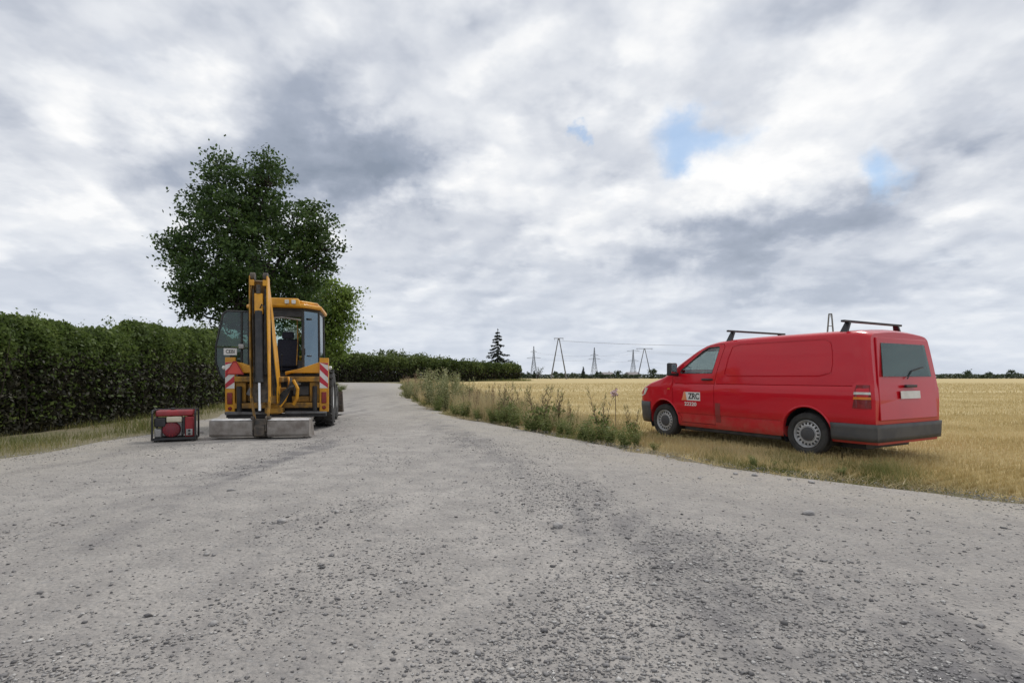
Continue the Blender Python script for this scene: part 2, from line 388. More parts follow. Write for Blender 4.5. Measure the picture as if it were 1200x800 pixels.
class MB:
    """collects shapes into one mesh"""
    def __init__(s): s.v = []; s.f = []; s.mi = []; s.cur = 0
    def add(s, vs, fs):
        n = len(s.v); s.v += [tuple(v) for v in vs]
        for f in fs: s.f.append([i + n for i in f]); s.mi.append(s.cur)
        return s
    def box(s, c, size, rot=None):
        c = Vector(c); h = Vector(size) / 2
        vs = [Vector((sx * h.x, sy * h.y, sz * h.z)) for sx in (-1, 1) for sy in (-1, 1) for sz in (-1, 1)]
        if rot is not None: vs = [rot @ v for v in vs]
        return s.add([c + v for v in vs], [(0, 1, 3, 2), (4, 6, 7, 5), (0, 4, 5, 1), (2, 3, 7, 6), (0, 2, 6, 4), (1, 5, 7, 3)])
    def bb(s, a, b):
        a = Vector(a); b = Vector(b)
        return s.box((a + b) / 2, [abs(x) for x in (b - a)])
    def cyl(s, p0, p1, r0, r1=None, seg=12, cap=True):
        return s.tube([p0, p1], [r0, r0 if r1 is None else r1], seg, cap)
    def tube(s, pts, r, seg=8, cap=True):
        pts = [Vector(p) for p in pts]; n = len(pts)
        rs = r if isinstance(r, (list, tuple)) else [r] * n
        t0 = (pts[1] - pts[0]).normalized()
        up = Vector((0, 0, 1)) if abs(t0.z) < .9 else Vector((1, 0, 0))
        a = t0.cross(up).normalized(); vs = []
        for i, p in enumerate(pts):
            t = (pts[min(i + 1, n - 1)] - pts[max(i - 1, 0)]).normalized()
            a = (a - t * a.dot(t)).normalized(); b = t.cross(a)
            for k in range(seg):
                an = 2 * math.pi * k / seg
                vs.append(p + (a * math.cos(an) + b * math.sin(an)) * rs[i])
        fs = []
        for i in range(n - 1):
            for k in range(seg):
                k2 = (k + 1) % seg
                fs.append((i * seg + k, i * seg + k2, (i + 1) * seg + k2, (i + 1) * seg + k))
        if cap: fs += [tuple(range(seg))[::-1], tuple(range((n - 1) * seg, n * seg))]
        return s.add(vs, fs)
    def prism(s, pts, off):
        """polygon (3-D points) extruded by vector off"""
        pts = [Vector(p) for p in pts]; off = Vector(off); n = len(pts)
        fs = [tuple(range(n))[::-1], tuple(range(n, 2 * n))]
        fs += [(i, (i + 1) % n, n + (i + 1) % n, n + i) for i in range(n)]
        return s.add(pts + [p + off for p in pts], fs)
    def lathe(s, prof, origin, axis, seg=32, closed=False):
        """prof: list of (radius, along-axis)"""
        o = Vector(origin); ax = Vector(axis).normalized()
        up = Vector((0, 0, 1)) if abs(ax.z) < .9 else Vector((1, 0, 0))
        a = ax.cross(up).normalized(); b = ax.cross(a); vs = []; n = len(prof)
        for (r, t) in prof:
            for k in range(seg):
                an = 2 * math.pi * k / seg
                vs.append(o + ax * t + (a * math.cos(an) + b * math.sin(an)) * r)
        fs = []
        for i in range(n if closed else n - 1):
            j = (i + 1) % n
            for k in range(seg):
                k2 = (k + 1) % seg
                fs.append((i * seg + k, i * seg + k2, j * seg + k2, j * seg + k))
        return s.add(vs, fs)
    def mesh(s, name):
        me = bpy.data.meshes.new(name); me.from_pydata(s.v, [], s.f)
        me.polygons.foreach_set('material_index', s.mi)
        bm = bmesh.new(); bm.from_mesh(me)
        bmesh.ops.recalc_face_normals(bm, faces=bm.faces); bm.to_mesh(me); bm.free()
        return me
    def build(s, name, mats, parent=None, bevel=0.0, smooth=30):
        if isinstance(mats, str): mats = (mats,)
        me = s.mesh(name)
        o = link_mesh(name, me, mats, parent)
        if smooth: smooth_by_angle(me, smooth)
        if bevel:
            b = o.modifiers.new('bevel', 'BEVEL'); b.width = bevel; b.segments = 2; b.limit_method = 'ANGLE'; b.angle_limit = R(40)
            b.harden_normals = False
        return o
def smooth_by_angle(me, deg):
    me.polygons.foreach_set('use_smooth', np.ones(len(me.polygons), dtype=bool))
    me.set_sharp_from_angle(angle=R(deg))
def text_mesh(name, s, size, mat, parent, mtx, extrude=.002, bold=0.0, sx=1.0):
    cu = bpy.data.curves.new(name, 'FONT'); cu.body = s; cu.size = size; cu.extrude = extrude; cu.offset = bold
    cu.align_x = 'CENTER'; cu.align_y = 'CENTER'
    t = bpy.data.objects.new('tmp_text', cu); col.objects.link(t)
    dg = bpy.context.evaluated_depsgraph_get()
    me = bpy.data.meshes.new_from_object(t.evaluated_get(dg))
    bpy.data.objects.remove(t); me.name = name
    me.transform(mtx @ Matrix.Diagonal((sx, 1, 1, 1)))
    me.materials.clear()
    return link_mesh(name, me, (mat,), parent)
def frame(o, x, y):
    """matrix whose local x,y axes are the given world vectors"""
    x = Vector(x).normalized(); y = Vector(y); y = (y - x * y.dot(x)).normalized(); z = x.cross(y)
    m = Matrix((x, y, z)).transposed().to_4x4(); m.translation = Vector(o)
    return m
def copy_tree(o, parent=None):
    c = o.copy(); col.objects.link(c)
    if parent: c.parent = parent
    for ch in list(o.children): copy_tree(ch, c)
    return c
def boolean(me, cutters, op):
    """me and cutters are meshes; returns a new mesh"""
    a = bpy.data.objects.new('tmp_a', me); col.objects.link(a)
    tmp = [a]
    for c in cutters:
        b = bpy.data.objects.new('tmp_b', c); col.objects.link(b); tmp.append(b)
        md = a.modifiers.new('b', 'BOOLEAN'); md.operation = op; md.object = b; md.solver = 'EXACT'
    dg = bpy.context.evaluated_depsgraph_get(); dg.update()
    r = bpy.data.meshes.new_from_object(a.evaluated_get(dg))
    for t in tmp: bpy.data.objects.remove(t)
    return r

def unit(n):
    v = rng.normal(size=(n, 3)); return v / np.linalg.norm(v, axis=1)[:, None]
def leaves_np(C, size, aspect=.6, up=0.0):
    """diamond leaves at centres C"""
    n = len(C)
    d = unit(n); d[:, 2] *= (1 - up); d /= np.linalg.norm(d, axis=1)[:, None]
    e = unit(n); e -= d * np.sum(e * d, axis=1)[:, None]; e /= np.linalg.norm(e, axis=1)[:, None]
    s = (size * rng.uniform(.6, 1.3, n))[:, None] if np.isscalar(size) else (size * rng.uniform(.6, 1.3, n))[:, None]
    a = d * s * .5; b = e * s * .5 * aspect
    V = np.stack([C - a, C + b - a * .1, C + a, C - b - a * .1], axis=1).reshape(-1, 3)
    F = np.arange(4 * n).reshape(n, 4)
    return V, F
def blades_np(P, h, w, lean=.35):
    """curved grass blades, 2 quads collapsed to 3 triangles"""
    n = len(P)
    an = rng.uniform(0, 2 * np.pi, n)
    side = np.stack([np.cos(an), np.sin(an), np.zeros(n)], 1) * (w * .5)[:, None]
    an2 = rng.uniform(0, 2 * np.pi, n); L = (h * lean * rng.uniform(.1, 1.3, n))
    ln = np.stack([np.cos(an2) * L, np.sin(an2) * L, np.zeros(n)], 1)
    up = np.zeros((n, 3)); up[:, 2] = h
    mid = P + ln * .3 + up * .55
    tip = P + ln + up * .97
    V = np.stack([P - side, P + side, mid - side * .75, mid + side * .75, tip], axis=1).reshape(-1, 3)
    i = np.arange(n)[:, None] * 5
    F = np.concatenate([i + np.array([[0, 1, 3]]), i + np.array([[0, 3, 2]]), i + np.array([[2, 3, 4]])], axis=0)
    return V, F
def join_np(parts):
    Vs, Fs, n = [], [], 0
    for V, F in parts:
        Vs.append(V); Fs.append(F + n); n += len(V)
    return np.concatenate(Vs), np.concatenate(Fs)

# ------------------------------------------------------------------ ground, road, field
LE = [(-9.4, -6), (-8.9, 2), (-8.3, 6.5), (-7.9, 10.0), (-8.3, 13), (-9.7, 18), (-13.2, 34), (-20.8, 64), (-29, 86), (-45, 98), (-80, 102), (-200, 104)]
RE = [(20, -6), (10, 1.8), (4.35, 5.9), (1.52, 10.2), (-.4, 14.3), (-2.3, 18.6), (-6.8, 34.4), (-13, 64), (-19.7, 94), (-33, 108), (-80, 113), (-200, 116)]
SEG = [40, 50, 60, 40, 40, 50, 40, 30, 20, 16, 10]
def catmull(P, i, t):
    p = [np.array(P[max(0, min(len(P) - 1, i + k))], float) for k in (-1, 0, 1, 2)]
    return .5 * ((2 * p[1]) + (-p[0] + p[2]) * t + (2 * p[0] - 5 * p[1] + 4 * p[2] - p[3]) * t * t + (-p[0] + 3 * p[1] - 3 * p[2] + p[3]) * t ** 3)
Lr, Rr = [], []
for i, n in enumerate(SEG):
    for k in range(n):
        Lr.append(catmull(LE, i, k / n)); Rr.append(catmull(RE, i, k / n))
def vnoise(x, y, seed=0):
    """cheap smooth noise from sines"""
    r = np.random.default_rng(seed); s = 0
    for k in range(7):
        a = r.uniform(0, 2 * np.pi); f = r.uniform(.5, 1.6); s = s + np.sin((x * math.cos(a) + y * math.sin(a)) * f + r.uniform(0, 6.28))
    return s / 7
Lr = np.array(Lr); Rr = np.array(Rr)
Rr[:, 0] += .30 * vnoise(Rr[:, 1] * 2.1, Rr[:, 1] * .7, 14) + .22 * vnoise(Rr[:, 1] * 5.5, Rr[:, 1] * 2, 15)
Lr[:, 0] += .5 * vnoise(Lr[:, 1] * 1.3, Lr[:, 1] * .7, 16)
def right_edge_x(y):                 # road's right edge where it runs away from the camera
    s = Rr[(Rr[:, 1] > -5) & (Rr[:, 1] < 95)]
    return np.interp(y, s[:, 1], s[:, 0])
def left_edge_x(y):
    s = Lr[(Lr[:, 1] > -5) & (Lr[:, 1] < 86)]
    return np.interp(y, s[:, 1], s[:, 0])
def road_z(x, y):
    near = 1 / (1 + (np.abs(y) / 40) ** 2)
    return (vnoise(x * .9, y * .5, 3) * .03 + vnoise(x * 2.6, y * .7, 8) * .014 + vnoise(x * 6, y * 3.5, 9) * .006) * near

NC = 90
tt = np.linspace(0, 1, NC)
V = Lr[:, None, :] * (1 - tt)[None, :, None] + Rr[:, None, :] * tt[None, :, None]
jag = rng.normal(size=V.shape[:2]) * .03
X, Y = V[..., 0], V[..., 1]
Z = road_z(X, Y)
edge = np.minimum(tt, 1 - tt)[None, :] * np.linalg.norm(Rr - Lr, axis=1)[:, None]
Z = Z - .075 * np.clip(1 - edge / .45, 0, 1) ** 2
V3 = np.stack([X, Y, Z], -1).reshape(-1, 3)
nr = len(Lr)
ii = (np.arange(nr - 1)[:, None] * NC + np.arange(NC - 1)[None, :]).ravel()
F = np.stack([ii, ii + 1, ii + NC + 1, ii + NC], 1)
def track_amount(x, y):
    """loose dark chippings between the wheel tracks"""
    def near(poly, w):
        p = np.array(poly); xc = np.interp(y, p[:, 1], p[:, 0]); return np.exp(-((x - xc) / w) ** 2)
    wob = .35 * vnoise(x * .8, y * .6, 91)
    return np.clip(near([(1.8, 1.5), (1.1, 4.3), (0, 8), (-1.3, 12), (-4, 20), (-9.5, 40)], .55) * 1.0 + .7 * near([(-4.2, 1.5), (-3.6, 5), (-3.6, 10), (-5, 16), (-8.6, 30)], .6) + wob * .6, 0, 1)
road = tag(np_mesh('road', V3, F, ('gravel_road',), smooth=True), kind='structure')
ae_ = road.data.attributes.new('edge', 'FLOAT', 'POINT'); ae_.data.foreach_set('value', np.clip(np.exp(-(edge / 2.2) ** 2), 0, 1).ravel().astype(np.float32))
at_ = road.data.attributes.new('track', 'FLOAT', 'POINT'); at_.data.foreach_set('value', track_amount(X, Y).ravel().astype(np.float32))

gv = [(-5000, -400, -.05), (5000, -400, -.05), (5000, 6000, -.05), (-5000, 6000, -.05)]
tag(np_mesh('ground', np.array(gv), np.array([[0, 1, 2, 3]]), ('verge_soil',)), kind='structure')
fb = [(right_edge_x(y) + .22 + .16 * math.sin(y * 2.3) + .1 * math.sin(y * 5.1 + 1), y) for y in np.concatenate([np.arange(-4, 20, 1.), np.arange(20, 94, 4.)])]
outline = fb + [(-20, 100), (-6, 138), (2, 152), (4, 305), (900, 305), (900, -60), (19, -60)]
nf = len(fb)
inner = [(x + .45, y) for x, y in fb]
fv = [(x, y, -.06) for x, y in fb] + [(x, y, .006) for x, y in inner] + [(x, y, .006) for x, y in outline[nf:]]
ff = [(k, k + nf, k + nf + 1, k + 1) for k in range(nf - 1)] + [list(range(nf, len(fv)))[::-1]]
me = bpy.data.meshes.new('field'); me.from_pydata(fv, [], ff)
o = link_mesh('field', me, ('stubble_field',)); tag(o, kind='structure')

# loose chippings on the road
def gravel():
    base = np.array([(1, 0, 0), (0, 1, 0), (-1, 0, 0), (0, -1, 0), (0, 0, .75), (0, 0, -.6), (.6, .6, .4), (-.6, .5, .45)], float)
    tri = np.array([(0, 6, 4), (6, 1, 4), (1, 7, 4), (7, 2, 4), (2, 3, 4), (3, 0, 4), (1, 6, 5), (6, 0, 5), (2, 7, 5), (7, 1, 5), (3, 2, 5), (0, 3, 5)])
    pts = []
    need = 46000
    while len(pts) < need:
        d = 2.0 + 14 * rng.random(40000) ** 1.5
        x = (rng.random(40000) * 2 - 1) * d * 1.0
        ok = (x > left_edge_x(d) + .1) & (x < right_edge_x(d) + .25)
        x, d = x[ok], d[ok]
        m = vnoise(x * 1.1, d * .8, 21) + .6 * vnoise(x * 3.5, d * 2.2, 22) + .75 * track_amount(x, d) - .2
        edgeb = np.exp(-((x - right_edge_x(d)) / .35) ** 2) + .7 * np.exp(-((x - left_edge_x(d)) / .6) ** 2)
        keep = rng.random(len(x)) < np.clip(.10 + .55 * m + .5 * edgeb, .05, 1)
        pts += list(zip(x[keep], d[keep]))
    P = np.array(pts[:need]); n = need
    s = np.clip(rng.lognormal(-5.15, .45, n), .0035, .026)
    z = road_z(P[:, 0], P[:, 1]) + s * .18
    an = rng.uniform(0, 6.28, n); c, sn = np.cos(an), np.sin(an)
    B = base[None] * (1 + rng.normal(size=(n, 8, 1)) * .18) * np.stack([np.ones(n), rng.uniform(.6, 1, n), rng.uniform(.45, .8, n)], 1)[:, None, :]
    Bx = B[..., 0] * c[:, None] - B[..., 1] * sn[:, None]; By = B[..., 0] * sn[:, None] + B[..., 1] * c[:, None]
    Vg = np.stack([Bx, By, B[..., 2]], -1) * s[:, None, None] + np.stack([P[:, 0], P[:, 1], z], 1)[:, None, :]
    Fg = (np.arange(n)[:, None, None] * 8 + tri[None]).reshape(-1, 3)
    o = np_mesh('loose_gravel', Vg.reshape(-1, 3), Fg, ('gravel_stone',))
    tag(o, 'loose grey chippings scattered over the dusty road', 'gravel', kind='stuff')
gravel()
def stones():
    spots = [(946, 603, .05), (545, 565, .03), (700, 590, .032), (612, 560, .03), (395, 600, .03), (270, 575, .035), (820, 560, .03), (505, 520, .035),
             (862, 556, .035), (885, 558, .04), (925, 563, .03), (951, 567, .045), (783, 535, .03), (748, 528, .035), (330, 612, .045), (655, 615, .05), (235, 507, .085)]
    for k, (px, py, r) in enumerate(spots):
        d = 773.5 / (py - 441); x = (px - 600) / FPX * d
        bm = bmesh.new(); bmesh.ops.create_icosphere(bm, subdivisions=2, radius=r)
        rr = random.Random(k)
        for v in bm.verts:
            f = 1 + .22 * math.sin(v.co.x * 37 / r * .06 + k) + rr.uniform(-.1, .1)
            v.co = Vector((v.co.x * f, v.co.y * f * .75, v.co.z * f * .5))
        me = bpy.data.meshes.new('stone'); bm.to_mesh(me); bm.free()
        o = link_mesh('stone', me, ('stone',)); o.location = (x, d, float(road_z(np.array(x), np.array(d))) + r * .25); o.rotation_euler = (0, 0, k * 1.3)
        if k == len(spots) - 1: tag(o, 'dark grey stone lying between generator and grading bucket', 'stone')
        elif k in (8, 9, 10, 11, 12, 13): tag(o, 'fist-sized grey stone at the grassy right edge of the road', 'stone', 'stones along the road edge')
        else: tag(o, 'single larger grey stone lying loose on the gravel road', 'stone', 'larger stones on the road')
stones()

# ------------------------------------------------------------------ grass and stubble
def scatter(n, y0, y1, xf0, xf1, power=1.0):
    y = y0 + (y1 - y0) * rng.random(n) ** power
    x = xf0(y) + (xf1(y) - xf0(y)) * rng.random(n)
    return x, y
def ground_cover():
    # stubble: straw stalks in drilled rows, thick near the road, thinning away
    parts = []
    for n, y0, y1, hh, ww in ((100000, 4.0, 17, .085, .007), (60000, 15, 40, .11, .014), (26000, 38, 95, .17, .045)):
        x, y = scatter(n, y0, y1, lambda y: right_edge_x(y) + .3, lambda y: y * 1.02 + 2, .8)
        u = x * math.cos(R(28)) + y * math.sin(R(28)); w = -x * math.sin(R(28)) + y * math.cos(R(28))
        w = np.round(w / .16) * .16 + rng.normal(size=n) * .022
        x = u * math.cos(R(28)) - w * math.sin(R(28)); y = u * math.sin(R(28)) + w * math.cos(R(28))
        ok = x > right_edge_x(y) + .35 + .5 * vnoise(x * 2.6, y * 2.6, 5)
        x, y = x[ok], y[ok]; n = len(x)
        P = np.stack([x, y, np.zeros(n)], 1)
        parts.append(blades_np(P, hh * rng.uniform(.55, 1.25, n), ww * rng.uniform(.7, 1.3, n), .35))
    Vb, Fb = join_np(parts)
    tag(np_mesh('stubble', Vb, Fb, ('stubble_straw',)), 'golden cut straw stalks standing over the harvested field', 'stubble', kind='stuff')
    # verge grass beside the road (green low, dry tall)
    parts = []
    for n, y0, y1, h0, ww in ((80000, 4.0, 12, .095, .006), (30000, 10, 24, .17, .011), (22000, 22, 95, .30, .03)):
        x, y = scatter(n, y0, y1, lambda y: right_edge_x(y) - .4, lambda y: right_edge_x(y) + 1.6)
        off = x - right_edge_x(y)
        dens = np.clip(.5 + 1.3 * vnoise(x * 1.3, y * 1.3, 31) - .12 * off, 0, 1) * np.clip((off + .12 + .75 * vnoise(x * 3, y * 3, 33)) / .35, 0, 1)
        ok = rng.random(n) < dens; x, y, off = x[ok], y[ok], off[ok]; n = len(x)
        P = np.stack([x, y, np.full(n, -.03)], 1)
        hh = h0 * rng.uniform(.5, 1.5, n) * np.clip(.5 + off, .5, 1.3) * np.clip(1 + 1.3 * vnoise(x * 4.5, y * 4.5, 35), .45, 2.0)
        parts.append(blades_np(P, hh, ww * rng.uniform(.7, 1.3, n), .6))
    Vb, Fb = join_np(parts)
    tag(np_mesh('verge_grass', Vb, Fb, ('grass_green',)), 'low green and yellowing grass along the right road edge', 'grass', kind='stuff')
    parts = []
    for n, y0, y1, h0, ww in ((9000, 4.5, 10.8, .15, .006), (10000, 10.8, 15, .42, .006), (20000, 14, 30, .62, .010), (14000, 26, 95, .85, .03)):
        x, y = scatter(n, y0, y1, lambda y: right_edge_x(y) + .25, lambda y: right_edge_x(y) + 1.3 + np.clip((y - 11) * .12, 0, 2.6))
        dens = np.clip(.5 + 1.2 * vnoise(x * .8, y * .8, 41), 0, 1)
        ok = rng.random(n) < dens; x, y = x[ok], y[ok]; n = len(x)
        P = np.stack([x, y, np.full(n, -.03)], 1)
        parts.append(blades_np(P, h0 * rng.uniform(.4, 1.35, n), ww * rng.uniform(.7, 1.3, n), .4))
    Vb, Fb = join_np(parts)
    tag(np_mesh('tall_dry_grass', Vb, Fb, ('grass_dry',)), 'tall bleached grass stalks on the verge before the field', 'grass', kind='stuff')
    n = 16000
    y = 3.5 + 20 * rng.random(n) ** 1.3; x = right_edge_x(y) + rng.normal(size=n) * .28 + .15
    clump = vnoise(x * 2.2, y * 2.2, 77) + .7 * vnoise(x * 6, y * 6, 78)
    ok = rng.random(n) < np.clip(.35 + 1.1 * clump, 0, 1); x, y = x[ok], y[ok]; n = len(x)
    P = np.stack([x, y, np.full(n, -.012) + road_z(x, y)], 1)
    Vb, Fb = blades_np(P, .05 * rng.uniform(.3, 1.6, n), .007 * rng.uniform(.7, 1.5, n), 2.2)
    tag(np_mesh('straw_litter', Vb, Fb, ('grass_dry',)), 'loose bleached straw lying along the ragged road edge', 'straw', kind='stuff')
    # left verge below the hedge
    parts = []
    for n, y0, y1, h0, ww in ((30000, 3, 15, .11, .006), (30000, 12, 36, .2, .012), (16000, 34, 86, .4, .035)):
        x, y = scatter(n, y0, y1, lambda y: left_edge_x(y) - 4.2, lambda y: left_edge_x(y) + .25)
        off = left_edge_x(y) - x
        dens = np.clip(.45 + 1.0 * vnoise(x * 1.2, y * 1.2, 51), 0, 1) * np.clip((off + .2) / .9, 0, 1)
        ok = rng.random(n) < dens; x, y = x[ok], y[ok]; n = len(x)
        P = np.stack([x, y, np.full(n, -.04)], 1)
        parts.append(blades_np(P, h0 * rng.uniform(.5, 1.5, n), ww * rng.uniform(.7, 1.3, n), .6))
    # foot of the far hedge
    n = 9000
    t = rng.random(n); x = -62 + 66 * t + rng.normal(size=n) * 1.0; y = 112 + 36 * t + rng.uniform(-5, 1, n)
    parts.append(blades_np(np.stack([x, y, np.full(n, -.05)], 1), .6 * rng.uniform(.5, 1.4, n), np.full(n, .10), .5))
    Vb, Fb = join_np(parts)
    tag(np_mesh('hedge_foot_grass', Vb, Fb, ('grass_green',)), 'patchy grass at the foot of the hedges', 'grass', kind='stuff')
ground_cover()

# ------------------------------------------------------------------ trees, hedges
def limb_path(a, b, bend, rr, n=6):
    a = Vector(a); b = Vector(b); out = []
    off = Vector((rr.uniform(-1, 1), rr.uniform(-1, 1), rr.uniform(-.3, 1))) * bend
    for i in range(n + 1):
        t = i / n; p = a.lerp(b, t) + off * math.sin(math.pi * t)
        p += Vector((rr.uniform(-1, 1), rr.uniform(-1, 1), rr.uniform(-1, 1))) * bend * .12 * (0 < i < n)
        out.append(p)
    return out
def lobed_tree(name, base, lobes, label, cat, leafmat, trunk_r, leaf, clumps_per, leaves_per, seed, group=None, clump_r=.42, fork=.35):
    """lobes: (x,y,z,r) relative to base; crown foliage hangs in clumps round the lobes' shells"""
    global rng
    keep = rng; rng = np.random.default_rng(seed); rr = random.Random(seed)
    root = empty(name, base, 0, label, cat, group)
    top = max(z + r for x, y, z, r in lobes)
    zf = top * fork
    mb = MB()
    lean = Vector((rr.uniform(-.1, .1), 0, 0))
    tp = [Vector((0, 0, -.1)), Vector((0, 0, zf * .5)) + lean * .5, Vector((0, 0, zf)) + lean, Vector((0, 0, top * .62)), Vector((0, 0, top * .85))]
    mb.tube(tp, [trunk_r * 1.35, trunk_r, trunk_r * .8, trunk_r * .45, trunk_r * .12], 10)
    C = []
    for (x, y, z, r) in lobes:
        k = rr.uniform(.35, .75)
        st = Vector((0, 0, min(zf * .75 + k * max(z - zf, 0) * .6, top * .8)))
        ctr = Vector((x, y, z))
        mb.tube(limb_path(st, ctr, .12 * (ctr - st).length, rr), [trunk_r * .42 * (1 - i / 7.5) for i in range(7)], 6)
        nl = max(4, int(clumps_per * r * r))
        dirs = unit(nl); rad = r * rng.uniform(.35, 1.08, nl) ** .7
        cc = np.array(ctr)[None] + dirs * rad[:, None] * np.array([1, 1, .92])
        C.append(cc)
        for j in range(min(nl, 14)):
            mb.tube(limb_path(ctr + Vector((0, 0, -.2 * r)), Vector(cc[j]), .1 * r, rr, 3), [trunk_r * .14, trunk_r * .10, trunk_r * .07, trunk_r * .03], 5)
    mb.build('trunk', 'bark', root)
    C = np.concatenate(C)
    n = len(C) * leaves_per
    cid = np.repeat(np.arange(len(C)), leaves_per)
    sc = rng.uniform(.6, 1.35, len(C))[cid]
    P = C[cid] + rng.normal(size=(n, 3)) * (clump_r * sc)[:, None] * np.array([1, 1, .62])
    P = P[P[:, 2] > .25]
    Vl, Fl = leaves_np(P, leaf, .62)
    np_mesh('crown', Vl, Fl, (leafmat,), root)
    rng = keep
    return root
# the dark tree behind the hedge: crown lobes read off in its own plane, 36 m away
D1 = 36.0; mp = D1 / FPX
def lobe1(px, py, rp, dy=0.0): return ((px - 297) * mp, dy, CAM_H + (441 - py) * mp, rp * mp)
lobes = [lobe1(254, 192, 17, .3), lobe1(262, 215, 24, -.4), lobe1(306, 192, 18, .2), lobe1(318, 212, 26, -.5), lobe1(290, 225, 30, .6), lobe1(238, 245, 32, 0), lobe1(285, 262, 40, -1.5),
         lobe1(285, 262, 40, 1.6), lobe1(345, 262, 34, .4), lobe1(372, 262, 24, -.6), lobe1(380, 288, 18, .3), lobe1(222, 290, 30, -.4), lobe1(205, 300, 18, .5), lobe1(262, 318, 42, -1.6), lobe1(262, 318, 42, 1.6),
         lobe1(325, 312, 42, -1.6), lobe1(335, 305, 42, 1.5), lobe1(365, 310, 26, 0), lobe1(215, 338, 20, .4), lobe1(240, 352, 24, -.6), lobe1(225, 362, 13, 0), lobe1(290, 352, 36, -1.4), lobe1(300, 360, 36, 1.3), lobe1(350, 345, 30, 0), lobe1(268, 372, 20, .4)]
lobed_tree('oak_tree', (at(297, 441, D1).x, D1, -.05), lobes, 'tall dark green broadleaf tree behind the hedge and excavator', 'tree', 'oak_leaf', .34, .23, 13, 50, 3, clump_r=.35)
D2 = 46.0; mp = D2 / FPX
def lobe2(px, py, rp, dy=0.0): return ((px - 372) * mp, dy, CAM_H + (441 - py) * mp, rp * mp)
lobes = [lobe2(385, 340, 17), lobe2(398, 352, 18, .5), lobe2(372, 360, 24, -.6), lobe2(398, 375, 17, .3), lobe2(385, 395, 24, 0), lobe2(360, 395, 24, 0), lobe2(395, 408, 14, -.5), lobe2(372, 420, 18, 0), lobe2(350, 360, 24, 1.), lobe2(408, 345, 10, .4)]
lobed_tree('maple_tree', (at(372, 441, D2).x, D2, -.05), lobes, 'lighter yellow-green tree beside the big dark tree', 'tree', 'bright_leaf', .2, .26, 14, 60, 8, clump_r=.42, fork=.25)

